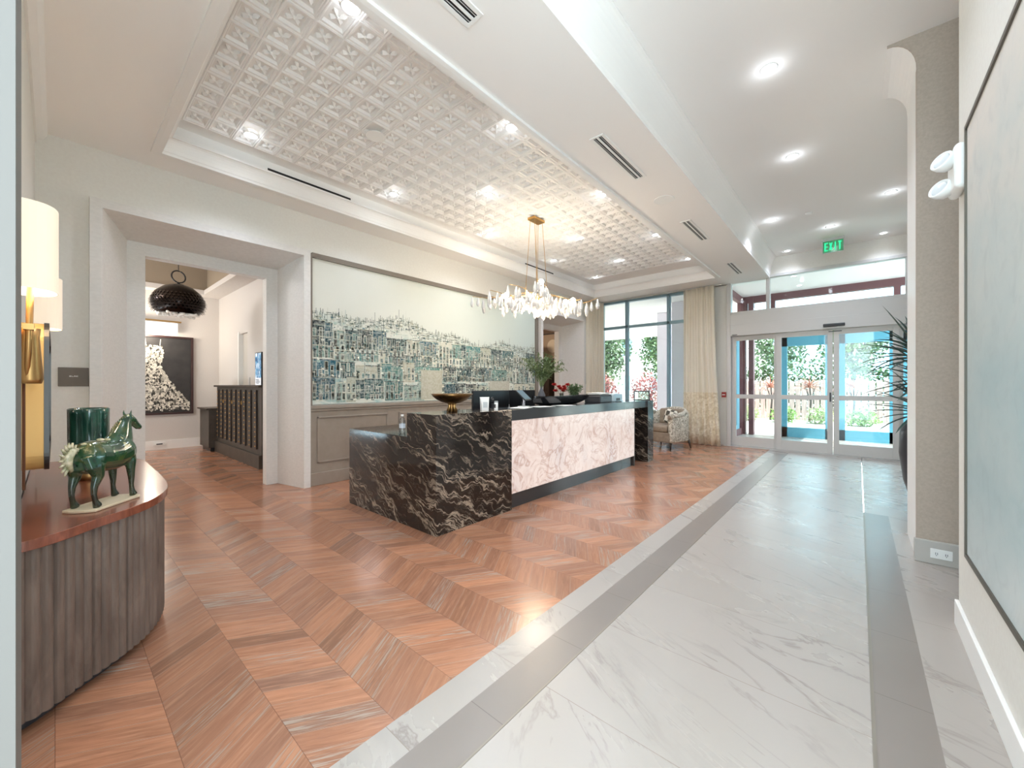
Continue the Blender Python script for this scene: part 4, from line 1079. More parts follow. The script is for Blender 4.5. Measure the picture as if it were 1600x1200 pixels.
# horse figurine ; heading +x locally
hs = thing('horse_figurine', 'green glazed ceramic horse figurine with cream tail and base on the console', 'figurine', (-2.835, .165, .7605), rz=math.atan2(.66, -.75)); hs.scale = (.93, .93, .93)
HM = mat('green_horse_glaze', rough=.12, coat=.8); t_ = NT(HM); oc = t_.objc(); n1 = t_.noise(oc, 9, 4, .6, .6); z_ = t_.sep(oc)[2]
c_ = t_.ramp(n1, [(.36, rgb(16, 48, 38)), (.52, rgb(32, 72, 46)), (.68, rgb(78, 84, 40))])
low = t_.ramp(z_, [(.10, 1.), (.24, 0.)]); c_ = t_.mix(t_.math('MULTIPLY', low, .75), c_, rgb(42, 40, 28)); drip = t_.noise(oc, 22, 3)
hi = t_.math('MULTIPLY', t_.ramp(z_, [(.28, 0.), (.33, 1.)]), t_.ramp(drip, [(.60, 0.), (.66, .8)]))
t_.l.new(t_.mix(hi, c_, rgb(214, 206, 160)), bsdf(HM).inputs['Base Color'])
bm = bmesh.new()
def L_(secs, n=22): loft(bm, secs, n)
Yv = (0, 1, 0)
L_([((-.160, 0, .270), .034, .040), ((-.140, 0, .262), .066, .074), ((-.10, 0, .252), .078, .086), ((-.04, 0, .243), .074, .080), ((.03, 0, .243), .078, .084), ((.09, 0, .258), .074, .088), ((.125, 0, .270), .060, .072), ((.150, 0, .28), .034, .042)])
L_([((.075, 0, .29), .056, .080), ((.102, 0, .335), .042, .064), ((.114, 0, .375), .032, .049), ((.126, 0, .41), .024, .036), ((.145, 0, .437), .020, .025)])   # neck, arched
L_([((.128, 0, .432), .018, .020), ((.15, 0, .434), .024, .028), ((.175, 0, .418), .021, .023), ((.205, 0, .393), .015, .017), ((.226, 0, .375), .0145, .015), ((.236, 0, .368), .010, .011)])  # head
L_([((.16, 0, .41), .012, .015), ((.19, 0, .388), .010, .010), ((.214, 0, .366), .009, .007)])  # jaw
for sy in (-1, 1):
    off = .0 if sy > 0 else .0
    L_([((-.120, sy*.035, .26), .034, .055), ((-.118, sy*.050, .205), .030, .046), ((-.108, sy*.052, .155), .021, .028), ((-.128, sy*.050, .105), .014, .017), ((-.130, sy*.050, .065), .0115, .012), ((-.122, sy*.050, .032), .012, .013), ((-.112, sy*.050, .012), .016, .020), ((-.108, sy*.050, .0), .017, .022)], 12)
    L_([((.100, sy*.032, .25), .030, .042), ((.102, sy*.046, .195), .024, .030), ((.104, sy*.046, .145), .018, .021), ((.108, sy*.046, .10), .0145, .015), ((.108, sy*.046, .06), .011, .0115), ((.112, sy*.046, .030), .0125, .013), ((.120, sy*.046, .010), .016, .020), ((.123, sy*.046, .0), .017, .022)], 12)
    L_([((.142, sy*.014, .446), .008, .007), ((.142, sy*.019, .468), .006, .004), ((.146, sy*.019, .484), .002, .002)], 8)   # ears
    ball(bm, (.176, sy*.019, .424), .006, u=8, v=6); ball(bm, (.229, sy*.009, .374), .005, u=8, v=6)
for v in bm.verts: v.co.z += .016
ob = obj('horse_body', bm, HM, hs, smooth=True)
md = ob.modifiers.new('Remesh', 'REMESH'); md.mode = 'VOXEL'; md.voxel_size = .0026; md.use_smooth_shade = True
sm = ob.modifiers.new('Smooth', 'SMOOTH'); sm.factor = .6; sm.iterations = 24
cream = mottled('cream_glaze', rgb(214, 204, 176), rgb(120, 128, 92), 40, .2, coat=.5)
bm = bmesh.new()
loft(bm, [((-.165, 0, .315), .014, .014), ((-.192, 0, .31), .020, .020), ((-.212, 0, .28), .022, .022), ((-.208, 0, .245), .018, .018), ((-.19, 0, .215), .010, .010)], 12)
for k in range(11):
    a = .6+k*.36; cx, cz = -.196+.03*math.cos(a), .272+.05*math.sin(a); ex, ez = -.196+.055*math.cos(a), .272+.085*math.sin(a)
    loft(bm, [((cx, 0, cz), .009, .009), ((ex, 0, ez), .004, .004)], 6)
obj('tail', bm, cream, hs, smooth=True)
bm = bmesh.new()
for k in range(12):
    q = k/11; x = .035+.095*q-.02*math.sin(PI*q); z = .345+.10*q+.0*math.sin(PI*q); loft(bm, [((x+.012, 0, z), .008, .010), ((x-.010, 0, z+.020), .004, .004)], 8)
obj('mane', bm, mottled('brown_green_glaze', rgb(74, 84, 44), rgb(120, 112, 66), 30, .2, coat=.5), hs, smooth=True)
bm = bmesh.new()
for k in range(5): ball(bm, (-.12+.045*k, 0, .349-.006*abs(2-k)), .010, 1.3, 1.8, .8, 10, 8)
obj('back_ridge', bm, cream, hs, smooth=True)
bm = bmesh.new(); prism(bm, [(-.15, -.075), (.13, -.075), (.155, -.035), (.155, .035), (.13, .075), (-.15, .075), (-.165, .035), (-.165, -.035)], 0, .014)
obj('cream_base', bm, mat('unglazed_cream', rgb(216, 200, 170), .7), hs, bevel=.003, label='cream unglazed slab base')

# mirror
mrr = thing('wall_mirror', 'tall warm-toned mirror with rounded dark frame on the left wall above the console', 'mirror', (-3.55, -.12, 1.30))
def rr_outline(w_, h_, r_, n=8):
    P = []
    for cx, cz, a0 in ((w_-r_, h_-r_, 0), (-w_+r_, h_-r_, PI/2), (-w_+r_, -h_+r_, PI), (w_-r_, -h_+r_, 3*PI/2)):
        for i in range(n+1):
            a = a0+PI/2*i/n; P.append((cx+r_*math.cos(a), cz+r_*math.sin(a)))
    return P
def plate(P, y0, y1, Pin=None):
    bm = bmesh.new(); A = [bm.verts.new((x, y0, z)) for x, z in P]; B = [bm.verts.new((x, y1, z)) for x, z in P]; n = len(P)
    for i in range(n): bm.faces.new((A[i], A[(i+1) % n], B[(i+1) % n], B[i]))
    if Pin is None: bm.faces.new(A); bm.faces.new(B[::-1])
    else:
        C_ = [bm.verts.new((x, y0, z)) for x, z in Pin]; D_ = [bm.verts.new((x, y1, z)) for x, z in Pin]
        for i in range(n):
            j = (i+1) % n; bm.faces.new((A[i], C_[i], C_[j], A[j])); bm.faces.new((B[i], B[j], D_[j], D_[i])); bm.faces.new((C_[i], D_[i], D_[j], C_[j]))
    return bm
obj('mirror_glass', plate(rr_outline(.60, .32, .06), .0, .078), mat('silvered_glass', rgb(200, 200, 196), .03, 1), mrr)
obj('gold_side', plate(rr_outline(.645, .352, .09), 0, .085, rr_outline(.60, .32, .06)), mat('gold_leaf', rgb(222, 178, 110), .5, .3), mrr)
obj('frame', plate(rr_outline(.65, .357, .09), .0855, .102, rr_outline(.60, .32, .06)), mat('pewter_frame', rgb(82, 80, 78), .35, .7), mrr)

def sconce(x, lb, DPT=.130):
    t = thing('wall_sconce', lb, 'wall lamp', (x, -.119, 1.76), group='sconces on the left wall')
    shade = mat('linen_shade', rgb(240, 225, 200), .8, emit=(1, .84, .70, 1), estr=.12)
    bm = bmesh.new(); W_ = .13; P = []
    for i in range(21):
        a = PI*i/20; P.append((W_*math.cos(a)*(1 if abs(math.cos(a)) < 2 else 1), 0+DPT*math.sin(a)**.55 if math.sin(a) > 0 else 0))
    rows = [[bm.verts.new((px, py, z)) for px, py in P] for z in (0, .365)]
    rows2 = [[bm.verts.new((px*.97, py*.97, z)) for px, py in P] for z in (0, .365)]
    for i in range(20):
        bm.faces.new((rows[0][i], rows[0][i+1], rows[1][i+1], rows[1][i])); bm.faces.new((rows2[0][i], rows2[1][i], rows2[1][i+1], rows2[0][i+1]))
        bm.faces.new((rows[0][i], rows2[0][i], rows2[0][i+1], rows[0][i+1])); bm.faces.new((rows[1][i], rows[1][i+1], rows2[1][i+1], rows2[1][i]))
    obj('lamp_shade', bm, shade, t, smooth=False)
    obj('backplate', BX(-.035, .035, -.004, .006, -.42, .05), M['gold'], t, bevel=.003)
    for sx in (-.03, .03): obj('brass_rod', TB([(sx, .04, -.38), (sx*1.2, .045, -.2), (sx, .05, .12)], .010, 10), M['gold'], t, smooth=True)
    obj('socket_cup', LA([(.0, -.40), (.035, -.40), (.042, -.38), (.030, -.20), (.034, -.16), (0, -.16)], 20, cy=.045), M['gold'], t, smooth=True)
    obj('crossbar', BX(-.07, .07, .03, .06, -.17, -.145), M['brass'], t)
    obj('finial_rod', TB([(0, .03, -.40), (0, .03, -.86)], .005, 8), mat('bronze_rod', rgb(110, 70, 50), .4, .7), t)
    bm = bmesh.new(); ball(bm, (0, .045, .16), .028); obj('bulb', bm, M['bulb'], t, smooth=True)
    light('POINT', 'lamp', (x, -.06, 1.82), 1.7, (1, .78, .5), .03)
sconce(-2.72, 'brass wall sconce with linen shade on the left wall, the larger one in view')
sconce(-4.42, 'brass wall sconce with linen shade half hidden behind the larger sconce', .155)

# ------------------------------------------------------------------ lobby beyond the first opening
XL = -11.2
lw = mottled('lobby_wall', rgb(214, 208, 202), rgb(206, 200, 194), 40, .8, stretch=(1, 1, 6)); lbw = mat('lobby_tray', rgb(150, 136, 118), .8)
struct('wall_lobby_far', BX(XL-.1, XL, -2.2, 2.6, 0, 4.1), lw)
struct('wall_lobby_right', BX(XL, -9.62, 2.5, 2.6, 0, 3.98), lw)
struct('wall_lobby_right', BX(-9.62, -9.12, 2.5, 2.6, 2.42, 3.98), lw)
struct('wall_lobby_right', BX(-9.12, XB, 2.5, 2.6, 0, 3.98), lw)
struct('wall_lobby_left', BX(XL, XB, -2.3, -2.2, 0, 3.98), lw)
struct('wall_lobby_near', BX(XB-.02, XB, -2.2, -.6, 0, 3.98), lw)
struct('wall_lobby_near', BX(XB-.02, XB, 2.25, 2.5, 0, 3.98), lw)
struct('ceiling_lobby', BX(XL, XB, -2.2, 2.5, 3.96, 4.02), mat('lobby_ceiling', rgb(176, 164, 148), .8))
struct('ceiling_lobby_soffit', BX(XL, XL+.32, -2.2, 2.5, 3.36, 3.46), lw)
struct('ceiling_lobby_soffit', BX(XL+.32, XB, 2.16, 2.5, 3.36, 3.46), lw)
struct('trim_11', BX(XL+.0, XL+.26, -2.2, 2.5, 3.46, 3.96), lbw)
struct('trim_12', BX(XL+.26, XB, 2.22, 2.5, 3.46, 3.96), lbw)
struct('baseboard_lobby', BX(XL, XL+.02, -2.2, 2.5, 0, .19), M['trimw'])
struct('baseboard_lobby', BX(XL, -9.62, 2.48, 2.5, 0, .19), M['trimw'])
struct('door_2', BX(-9.62, -9.12, 2.56, 2.6, 0, 2.42), mat('elevator_door', rgb(200, 194, 184), .5))
struct('trim_13', BX(-9.67, -9.612, 2.48, 2.598, 0, 2.46), M['trimw'])
tag(obj('call_button_plate', BX(-9.02, -8.94, 2.49, 2.5, 1.36, 1.52), M['alu']), 'small metal call button plate above the dark cabinet in the lobby', 'call button')
# dress picture
dp = thing('dress_picture', 'dark framed picture of a white strapless gown on the lobby wall', 'picture', (XL, 1.28, 1.6), rz=PI/2)
obj('canvas', BX(-.70, .70, -.03, 0, -.82, .78), mottled('charcoal_canvas', rgb(44, 42, 42), rgb(58, 55, 54), 5, .7), dp)
bm = bmesh.new()
for q in ((-.74, -.70, -.86, .82), (.70, .74, -.86, .82), (-.70, .70, -.86, -.82), (-.70, .70, .78, .82)): box(bm, q[0], q[1], -.06, 0, q[2], q[3])
obj('frame', bm, mat('dark_red_brown', rgb(62, 40, 38), .4), dp)
def gown():
    bm = bmesh.new(); cl = bm.loops.layers.color.new('Col'); R = random.Random(2); k = 0
    def wd(z):    # left,right half widths relative to centre; z in canvas coords
        q = (.62-z)/1.36
        if q < .12: return .17+.02*q
        if q < .3: return .17-.25*(q-.12)
        return .125+.50*((q-.3)/.7)**1.35
    for i in range(2600):
        z = .60-1.36*R.random()**.8; w_ = wd(z); x = -.02+R.uniform(-w_, w_)+(.10*max(0, (.2-z)))
        s_ = R.uniform(.012, .045); k += 1; y = -.0305-k*2e-6; tone = R.choice([235, 220, 245, 205, 160, 120, 228, 240]); h_ = s_*R.uniform(.6, 2.2); an = R.uniform(-.6, .6)+x*1.5
        P = [(-s_/2, -h_/2), (s_*.1, -h_*.6), (s_/2, 0), (s_*.2, h_*.5), (-s_/2, h_*.3)]
        ca, sa = math.cos(an), math.sin(an)
        f = bm.faces.new([bm.verts.new((min(.60, max(-.76, x+px*ca-pz*sa)), y, max(-.80, z+px*sa+pz*ca))) for px, pz in P])
        for l in f.loops: l[cl] = (lin(tone), lin(tone-3), lin(tone-10), 1)
    for sx in (-.12, .10):
        f = bm.faces.new([bm.verts.new(v) for v in ((sx-.008, -.036, .60), (sx+.008, -.036, .60), (sx*1.1+.006, -.036, .74), (sx*1.1-.006, -.036, .74))])
        for l in f.loops: l[cl] = (.7, .7, .68, 1)
    me = bpy.data.meshes.new('painted_gown'); bm.to_mesh(me); bm.free(); m = mat('gown_paint', rough=.7); t = NT(m); v = t.new('ShaderNodeVertexColor'); v.layer_name = 'Col'; t.l.new(v.outputs[0], bsdf(m).inputs['Base Color']); me.materials.append(m)
    o = bpy.data.objects.new('painted_gown', me); COL.objects.link(o); o.parent = dp; o.location = (.08, 0, 0)
gown()
t = thing('picture_light', 'long lit picture light with brass bar above the gown picture', 'picture light', (XL, 1.18, 2.60), rz=PI/2)
obj('diffuser', BX(-.56, .56, -.12, -.05, -.10, .10), emis('warm_diffuser', (1, .95, .88, 1), .5), t, bevel=.01)
obj('top_bar', BX(-.62, .62, -.13, -.04, .115, .14), M['brass'], t); obj('wall_arm', BX(-.04, .04, -.06, 0, -.12, .12), M['brass'], t)
light('POINT', 'lamp', (XL+.35, 1.2, 2.45), 14, (1, .9, .76), .15)
# pendant
pd = thing('lobby_pendant', 'large black scaled metal dome pendant with a ring loop in the lobby', 'pendant lamp', (-8.6, 1.36, 2.50))
bm = bmesh.new(); R = random.Random(3)
prof = [(0, .55), (.10, .545), (.2, .50), (.30, .41), (.355, .30), (.36, .22), (.33, .12), (.27, .05), (.26, .05), (.32, .13), (.345, .22), (.34, .30), (.29, .39), (.19, .48), (.1, .53), (0, .535)]
lathe(bm, prof, 40); obj('dome', bm, mat('black_nickel', rgb(46, 40, 38), .22, 1), pd, smooth=True)
bm = bmesh.new()
for row in range(12):
    q = row/11; i = q*(5.0); i0 = min(int(i), 5); fr_ = i-i0; r0 = prof[i0+1][0]*(1-fr_)+prof[min(i0+2, 6)][0]*fr_; z0 = prof[i0+1][1]*(1-fr_)+prof[min(i0+2, 6)][1]*fr_
    n = int(10+r0*90)
    for k in range(n):
        a = 2*PI*(k+.5*(row % 2))/n; ux, uy = math.cos(a), math.sin(a); tx, ty = -uy, ux; s_ = .026
        c0 = Vector((ux*r0, uy*r0, z0)); T = Vector((tx, ty, 0)); O_ = Vector((ux, uy, .15)); D_ = Vector((ux*.3, uy*.3, -1)).normalized()
        P = [c0-T*s_*.6, c0+T*s_*.6, c0+T*s_*.5+D_*s_+O_*.012, c0+D_*s_*1.5+O_*.020, c0-T*s_*.5+D_*s_+O_*.012]
        bm.faces.new([bm.verts.new(p) for p in P])
obj('metal_scale', bm, mat('black_scales', rgb(62, 54, 50), .25, 1), pd); pd.children[-1]['kind'] = 'stuff'
bm = bmesh.new()
for k in range(60):
    a = k*.7; r0 = .27*math.sqrt(((k*.618) % 1)); ball(bm, (r0*math.cos(a), r0*math.sin(a), .035+.01*(k % 3)), .028, u=8, v=6)
obj('bead_cluster', bm, mat('pearl_beads', rgb(230, 226, 218), .2, emit=(1, .9, .78, 1), estr=.03), pd, smooth=True)
obj('ring_loop', TB([Vector((-.09*math.sin(a)*.66, .09*math.cos(a)*1.0, .68+.11*math.sin(a))) for a in [2*PI*i/28 for i in range(29)]], .012, 8), M['black'], pd, smooth=True)
obj('stem', TB([(0, 0, .54), (0, 0, .58)], .02, 10), M['black'], pd); obj('rod', TB([(0, 0, .79), (0, 0, 1.455)], .006, 8), M['black'], pd)
light('POINT', 'lamp', (-8.3, .1, 3.2), 12, (1, .9, .8), .2)  # added lobby fill, no fixture here, set away from the pendant
light('POINT', 'lamp', (-9.0, -.6, 3.2), 32, (.95, .96, 1), .3)
# dark cabinet / host stand
cb = thing('lobby_cabinet', 'tall dark studded cabinet with a lower end section on the right side of the lobby', 'cabinet', (0, 0, 0))
cm2 = mottled('dark_brown_lacquer', rgb(74, 66, 58), rgb(60, 53, 46), 8, .45)
obj('cabinet_body', BX(-10.0, -7.3, 2.20, 2.49, .12, 1.33), cm2, cb, bevel=.005)
obj('cabinet_top', BX(-10.04, -7.3, 2.15, 2.49, 1.33, 1.365), M['darkwood'], cb, bevel=.004)
obj('base_rail', BX(-10.02, -7.3, 2.16, 2.49, 0, .22), cm2, cb, bevel=.004); obj('low_end', BX(-10.75, -10.005, 2.06, 2.49, .08, .86), cm2, cb, bevel=.005); obj('low_end_top', BX(-10.8, -10.005, 2.02, 2.49, .86, .89), M['darkwood'], cb, bevel=.004)
obj('low_end_foot', BX(-10.7, -10.05, 2.10, 2.49, 0, .08), M['black'], cb)
for i in range(9):
    x = -9.85+i*.29
    obj('pilaster_strip', BX(x-.03, x+.03, 2.175, 2.20, .30, 1.28), M['darkwood'], cb, bevel=.004)
    bm = bmesh.new()
    for k in range(12): ball(bm, (x, 2.172, .35+k*.08), .012, u=8, v=6)
    obj('stud_row', bm, M['brass'], cb, smooth=True)
for i in (1, 3, 5): obj('ring_pull', TB([Vector((-9.70+i*.29+.03*math.cos(a), 2.17, 1.05+.03*math.sin(a))) for a in [2*PI*k/16 for k in range(17)]], .005, 6), M['brass'], cb)
# lobby tv
t = thing('wall_screen', 'slim lit blue information screen on the right lobby wall', 'screen', (-8.35, 2.5, 1.66))
obj('housing', BX(-.17, .17, -.04, 0, -.31, .31), M['black'], t)
m = mat('info_screen', (0, 0, 0, 1), .2); q = NT(m); zz = q.sep(q.pos())[2]; xx = q.sep(q.pos())[0]
nn = q.noise(q.comb(q.math('MULTIPLY', xx, 3), 0, zz), 9, 5); cc_ = q.ramp(nn, [(.4, rgb(30, 60, 110)), (.5, rgb(70, 150, 190)), (.6, rgb(225, 232, 240))])
cc_ = q.mix(q.math('LESS_THAN', zz, 1.50), cc_, rgb(222, 224, 228)); q.l.new(cc_, bsdf(m).inputs['Emission Color']); bsdf(m).inputs['Emission Strength'].default_value = .4
obj('display', BX(-.155, .155, -.043, -.040, -.295, .295), m, t)
bm = bmesh.new()
for k in range(4): box(bm, -.11+.02*(k % 2), .05+.03*(k % 3), -.0445, -.043, -.20-.022*k, -.19-.022*k)
obj('screen_text', bm, M['dark'], t)

# ------------------------------------------------------------------ room beyond the second opening
bw = mat('brown_room_wall', rgb(112, 92, 76), .8)
struct('wall_den_back', BX(-9.2, XB, 10.05, 10.15, 0, 4.0), bw)
struct('wall_den_side', BX(-9.3, -9.2, 6.0, 10.15, 0, 4.0), bw); struct('wall_den_front', BX(-9.2, XB, 5.9, 6.0, 0, 4.0), bw)
struct('ceiling_den', BX(-9.2, XB, 6.0, 10.15, 3.2, 3.3), bw)
t = thing('circle_artwork', 'framed print with a pale disc on the brown wall seen through the far opening', 'picture', (-7.12, 10.05, 2.55))
obj('frame', BX(-.36, .42, -.04, 0, -.40, .42), M['darkwood'], t, bevel=.004); obj('mat_board', BX(-.32, .38, -.044, -.04, -.36, .38), mat('tan_mat', rgb(170, 150, 128), .8), t)
bm = bmesh.new(); lathe(bm, [(0, 0), (.20, 0), (.20, .003), (0, .003)], 32); o = obj('pale_disc', bm, mat('pale_disc_paint', rgb(214, 200, 176), .7), t); o.rotation_euler = (PI/2, 0, 0); o.location = (.06, -.046, .02)
t = thing('drum_lamp', 'cream drum shade with bright red rim hanging in the brown room', 'lamp', (-7.45, 9.55, 2.1))
obj('shade', LA([(.17, 0), (.17, .36), (.165, .36), (.165, 0), (.17, 0)], 32), mat('cream_shade', rgb(222, 208, 186), .8), t, smooth=True); edge_split(t.children[0])
obj('red_rim', LA([(.172, .36), (.175, .36), (.175, .46), (.165, .46), (.0, .44), (.165, .36)], 32), mat('vermilion', rgb(214, 70, 44), .5), t)
obj('cord', TB([(0, 0, .44), (0, 0, 1.1)], .006, 8), M['black'], t)
t = thing('dark_bookcase', 'tall dark brown cabinet in the room past the far opening', 'cabinet', (-7.3, 9.8, 0))
obj('case', BX(-.4, .4, -.2, .24, 0, 2.05), M['darkwood'], t, bevel=.005)
for k in range(4): obj('shelf_front', BX(-.36, .36, -.215, -.2, .25+k*.45, .28+k*.45), cm2, t)
light('POINT', 'lamp', (-7.9, 8.2, 2.6), 25, (1, .82, .64), .2)

# ------------------------------------------------------------------ tall potted plant by the recess
pp = thing('tall_planter', 'tall dark tapered pot behind the white pilaster', 'planter', (.56, 6.28, .001))
obj('pot_body', LA([(0, 0), (.08, 0), (.11, .03), (.18, .30), (.215, .60), (.21, .82), (.185, .93), (.17, .93), (.19, .80), (0, .78)], 36), mat('charcoal_ceramic', rgb(58, 60, 64), .3), pp, smooth=True)
yc = thing('yucca_plant', 'spiky dark green yucca growing from the tall dark pot', 'plant', (.56, 6.28, .80))
tr_ = bmesh.new(); R = random.Random(9)
for (tx, ty, th) in ((0, 0, .28), (.06, .04, .62), (-.05, .05, .9)): tube(tr_, [(tx*.4, ty*.4, 0), (tx, ty, th)], .025, 8)
obj('trunk', tr_, M['darkwood'], yc)
bm = bmesh.new()
def blade(bm, base, d, L, W_, droop):
    pts = []; d = d.normalized(); s_ = d.cross(Vector((0, 0, 1)))
    if s_.length < .05: s_ = Vector((1, 0, 0))
    s_.normalize(); prev = None; n = 6; p = base.copy(); dd = d.copy()
    for i in range(n+1):
        q = i/n; w_ = W_*(1-q)**.6*(.6+.8*min(1, q*3))*.8; up = s_.cross(dd)*w_*.5
        row = (bm.verts.new(p-s_*w_+up), bm.verts.new(p), bm.verts.new(p+s_*w_+up))
        if prev: bm.faces.new((prev[0], prev[1], row[1], row[0])); bm.faces.new((prev[1], prev[2], row[2], row[1]))
        prev = row; p = p+dd*L/n; dd = (dd+Vector((0, 0, -droop/n))).normalized()
for (tx, ty, th) in ((0, 0, .30), (.06, .04, .64), (-.05, .05, .92)):
    for k in range(46):
        a = k*2.399; el = 1.25-1.5*(k/46); d = Vector((math.cos(a)*math.cos(el), math.sin(a)*math.cos(el), math.sin(el)))
        blade(bm, Vector((tx, ty, th-.08*k/46)), d, R.uniform(.42, .68), .030, R.uniform(.2, .9))
ym = mottled('yucca_green', rgb(58, 80, 74), rgb(84, 106, 98), 10, .45)
o = obj('foliage', bm, ym, yc)
for a, lb in ((0, 0),): pass

# ------------------------------------------------------------------ outside: vestibule, street, garden
conc = mottled('pale_concrete', rgb(214, 208, 200), rgb(200, 194, 186), 3, .9)
struct('ground_outside', BX(-40, 30, 10.2, 60, -.25, -.02), conc)
pinkw = mat('mauve_stucco', rgb(236, 224, 230), .9); mar = mat('maroon_steel', rgb(104, 62, 66), .5)
vest = mat('vestibule_ceiling', rgb(244, 236, 234), .8)
struct('floor_vestibule', BX(-2.6, 2.2, 10.2, 12.9, -.02, .0), M['marbleb'])
struct('ceiling_vestibule', BX(-2.6, 2.2, 10.25, 12.95, 3.84, 3.94), vest)
struct('canopy_outside', BX(-13, -2.62, 10.3, 16.6, 3.72, 3.9), vest)
struct('canopy_fascia', BX(-13, -2.62, 16.6, 16.75, 3.45, 3.9), vest)
struct('wall_vestibule_fin', BX(-4.0, -2.62, 11.5, 11.7, 0, 3.72), pinkw)
struct('column_outside', BX(-4.95, -4.55, 12.9, 13.3, -.02, 3.72), pinkw)
# vestibule outer frame
v = thing('door_3', 'outer vestibule doors with pale blue frames under maroon steel', 'door', (0, 12.8, 0)); v['kind'] = 'structure'
bm = bmesh.new()
box(bm, -2.4, 2.2, -.08, .08, 3.66, 3.84); box(bm, -2.4, 2.2, -.08, .08, 2.80, 2.95)
for x in (-2.4, -1.75, .68, 1.5): box(bm, x-.06, x+.06, -.08, .08, 2.95, 3.66)
for x in (-2.45, -2.25): box(bm, x-.06, x+.06, -.1, .1, 0, 3.84)
obj('maroon_frame', bm, mar, v)
bm = bmesh.new()
for x0, x1 in ((-1.62, -.50), (-.44, .68), (.74, 1.9)):
    st = .26
    box(bm, x0, x0+st*.75, -.03, .03, 0, 2.8); box(bm, x1-st*.5, x1, -.03, .03, 0, 2.8); box(bm, x0, x1, -.03, .03, 2.40, 2.8); box(bm, x0, x1, -.03, .03, 0, .26)
obj('blue_frame', bm, M['bluealu'], v)
for x0, x1 in ((-1.42, -.63), (-.25, .55), (.93, 1.77)): obj('glass_pane', BX(x0, x1, -.004, .004, .26, 2.40), M['glass'], v)
obj('clerestory_pane', BX(-2.3, 2.1, -.004, .004, 2.95, 3.66), M['glass'], v)
# vestibule left side glazing
v2 = thing('window_2', 'glazed side of the vestibule with maroon posts and pale blue frame', 'window', (-2.5, 0, 0)); v2['kind'] = 'structure'
bm = bmesh.new()
for y in (10.95, 12.62): box(bm, -.06, .06, y-.05, y+.05, 0, 3.84)
box(bm, -.05, .05, 10.9, 12.8, 3.66, 3.84); box(bm, -.05, .05, 10.9, 12.8, 0, .18); box(bm, -.05, .05, 10.9, 12.8, 2.8, 2.92)
obj('maroon_post', bm, mar, v2)
bm = bmesh.new(); box(bm, -.03, .03, 12.10, 12.40, .18, 2.8); box(bm, -.03, .03, 11.06, 12.1, .18, .3); obj('blue_frame', bm, M['bluealu'], v2)
obj('glass_pane', BX(-.004, .004, 11.06, 12.0, .3, 2.8), M['glass'], v2)
for (x, y) in ((-1.1, 11.0), (.3, 11.0), (-1.1, 12.1), (.3, 12.1)):
    dup(trim0, (x, y, 3.84), label='recessed downlight in the vestibule ceiling beyond the doors', group='vestibule downlights')
# fence
fm = mottled('weathered_fence', rgb(208, 178, 166), rgb(160, 132, 128), 3, .9, stretch=(8, 1, .5))
fn = thing('picket_fence', 'weathered pale board fence across the garden beyond the doors', 'fence', (0, 19.5, -.02))
for i in range(52):
    x = -7.5+i*.20; bm = BX(x, x+.165, -.015, .015, 0, 1.55+.03*((i*7) % 3)); obj('fence_board', bm, fm, fn)
obj('fence_rail', BX(-7.5, 2.9, .015, .05, 1.15, 1.25), fm, fn); obj('fence_rail', BX(-7.5, 2.9, .015, .05, .3, .4), fm, fn)
# foliage clumps
def clump(name, label, cat, x, y, z, rx, ry, rz_, n, leaf, cols, seed, trunk=None, kind=None):
    R = random.Random(seed); t = thing(name, label, cat, (x, y, -.02)); bm = bmesh.new()
    for i in range(n):
        while True:
            p = Vector((R.uniform(-1, 1), R.uniform(-1, 1), R.uniform(-1, 1)))
            if .3 < p.length < 1: break
        p *= 1-.25*R.random()*math.sin(p.x*7+p.z*5)
        b0 = Vector((p.x*rx, p.y*ry, z+p.z*rz_)); d = Vector((R.gauss(0, 1), R.gauss(0, 1), R.gauss(0, .7)))
        leafquad(bm, b0, d, Vector((0, 0, 1)), leaf*R.uniform(.6, 1.3), leaf*.3)
    m = mottled(name+'_leaf', cols[0], cols[1], .9, .6); o = obj('foliage', bm, m, t)
    if trunk:
        bm = bmesh.new(); loft(bm, [((0, 0, 0), trunk, trunk), ((.05, 0, z*.6), trunk*.8, trunk*.8), ((0, 0, z+rz_*.3), trunk*.4, trunk*.4)], 10)
        for a in (0.5, 2.4, 4.2): loft(bm, [((.03, 0, z*.6), trunk*.4, trunk*.4), ((math.cos(a)*rx*.5, math.sin(a)*ry*.5, z+.1), trunk*.15, trunk*.15)], 8)
        obj('trunk', bm, M['darkwood'], t)
    return t
gA = (rgb(132, 158, 108), rgb(84, 110, 76)); gB = (rgb(150, 170, 130), rgb(104, 126, 98)); pk = (rgb(200, 136, 134), rgb(150, 104, 100))
clump('street_tree', 'leafy tree seen through the left window panes', 'tree', -10.5, 20.0, 3.6, 1.35, 1.3, 2.2, 5200, .20, gB, 1, .16)
clump('street_tree', 'leafy tree seen through the middle window pane beside the mauve column', 'tree', -7.9, 21.3, 3.8, 1.15, 1.1, 2.3, 4600, .20, gA, 2, .16)
for i, (x, y, s_, lb) in enumerate(((-9.5, 17.6, 1.0, 'reddish hedge clump outside the left window panes'), (-7.4, 17.9, .8, 'reddish hedge clump in front of the street tree'), (-5.6, 18.0, .42, 'reddish hedge clump beside the mauve outdoor column'))):
    clump('hedge_bush', lb, 'bush', x, y, .95, s_, .5, 1.0, 2200, .12, pk, 20+i)
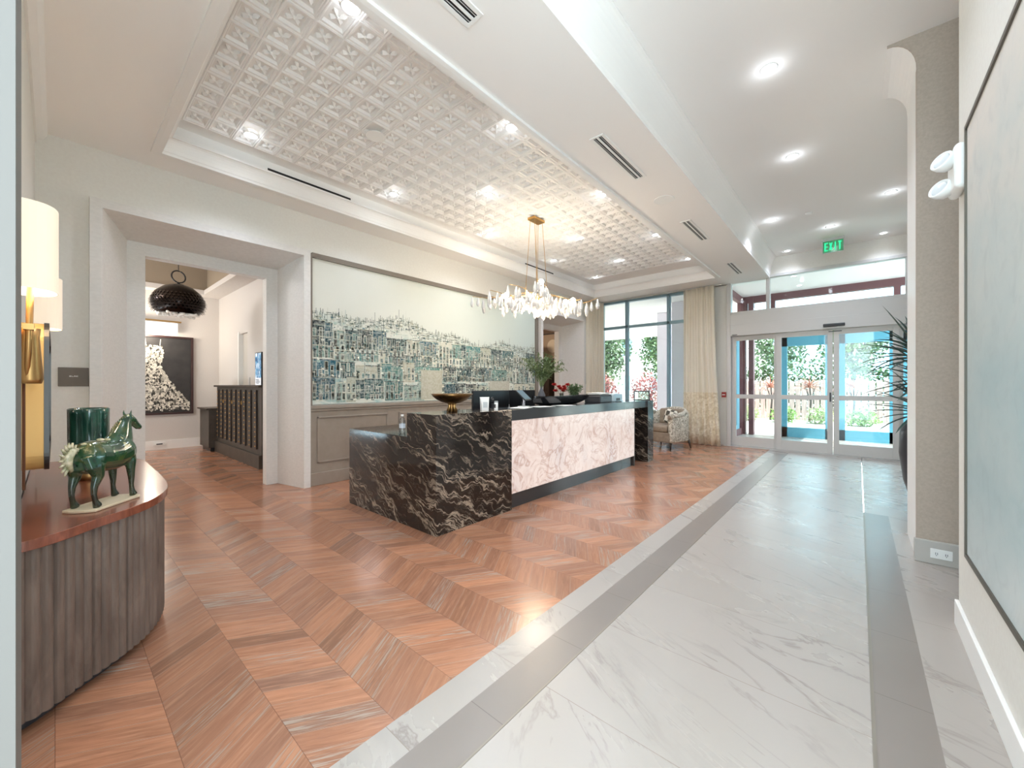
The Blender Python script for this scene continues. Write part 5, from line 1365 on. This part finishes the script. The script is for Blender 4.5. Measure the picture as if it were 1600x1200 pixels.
for i, (x, lb) in enumerate(((-5.35, 'tree crown above the fence at the left'), (-2.85, 'tree crown above the fence seen through the second door panel'), (-.2, 'tree crown above the fence seen through the third door panel'), (2.45, 'tree crown above the fence behind the yucca'))):
    clump('garden_tree', lb, 'tree', x, 21.5+.8*(i % 2), 3.2, 1.05, 1.0, 1.4, 2400, .20, (gA, gB)[i % 2], 30+i, .12)
for i, x in enumerate((-4.6, -3.3, -2.1, -1.0, .1, 1.2)):
    clump('flower_bush', 'low garden bush at the fence foot, number %s along from the left panel' % ('one', 'two', 'three', 'four', 'five', 'six')[i], 'bush', x, 17.9+.2*(i % 2), .28, .44, .4, .34, 650, .10, ((rgb(150, 180, 96), rgb(100, 136, 66)), (rgb(214, 216, 176), rgb(120, 150, 84)))[i % 2], 50+i)
for i in range(5):
    x = -3.9+i*1.25; t = clump('palm_shrub', 'spiky reddish shrub in front of the fence, %s from the left panel' % ('first', 'second', 'third', 'fourth', 'fifth')[i], 'shrub', x, 18.8, 1.35, .5, .25, .5, 10, .1, pk, 70+i, .04)
    bm = bmesh.new(); R = random.Random(80+i)
    for k in range(40):
        a = k*2.4; el = 1.2-1.3*k/40; blade(bm, Vector((0, 0, 1.3)), Vector((math.cos(a)*math.cos(el), math.sin(a)*math.cos(el), math.sin(el))), R.uniform(.4, .65), .025, R.uniform(.3, 1.1))
    obj('frond', bm, mottled('red_frond', rgb(210, 160, 130), rgb(150, 80, 76), 4, .6), t); t.children[-1]['kind'] = 'stuff'
clump('tall_hedge', 'tall dense dark green hedge running behind the weathered board fence', 'hedge', -2.2, 20.35, 1.25, 5.6, .3, 1.15, 9000, .16, gA, 91)
# building across the street
bd = thing('street_building', 'pale building with shaded windows across the street behind the trees', 'building', (-14, 30, -.02))
obj('facade', BX(-8, 9, 0, 4, 0, 6.5), mat('pale_facade', rgb(236, 232, 228), .9), bd)
for i in range(7):
    for j in range(2):
        f = obj('window', BX(-7+i*2.2, -6+i*2.2, -.05, .02, .9+j*2.8, 2.3+j*2.8), M['trimw'], bd); obj('pane', BX(-6.92+i*2.2, -6.08+i*2.2, -.06, -.051, .98+j*2.8, 2.22+j*2.8), M['aludark'], f)
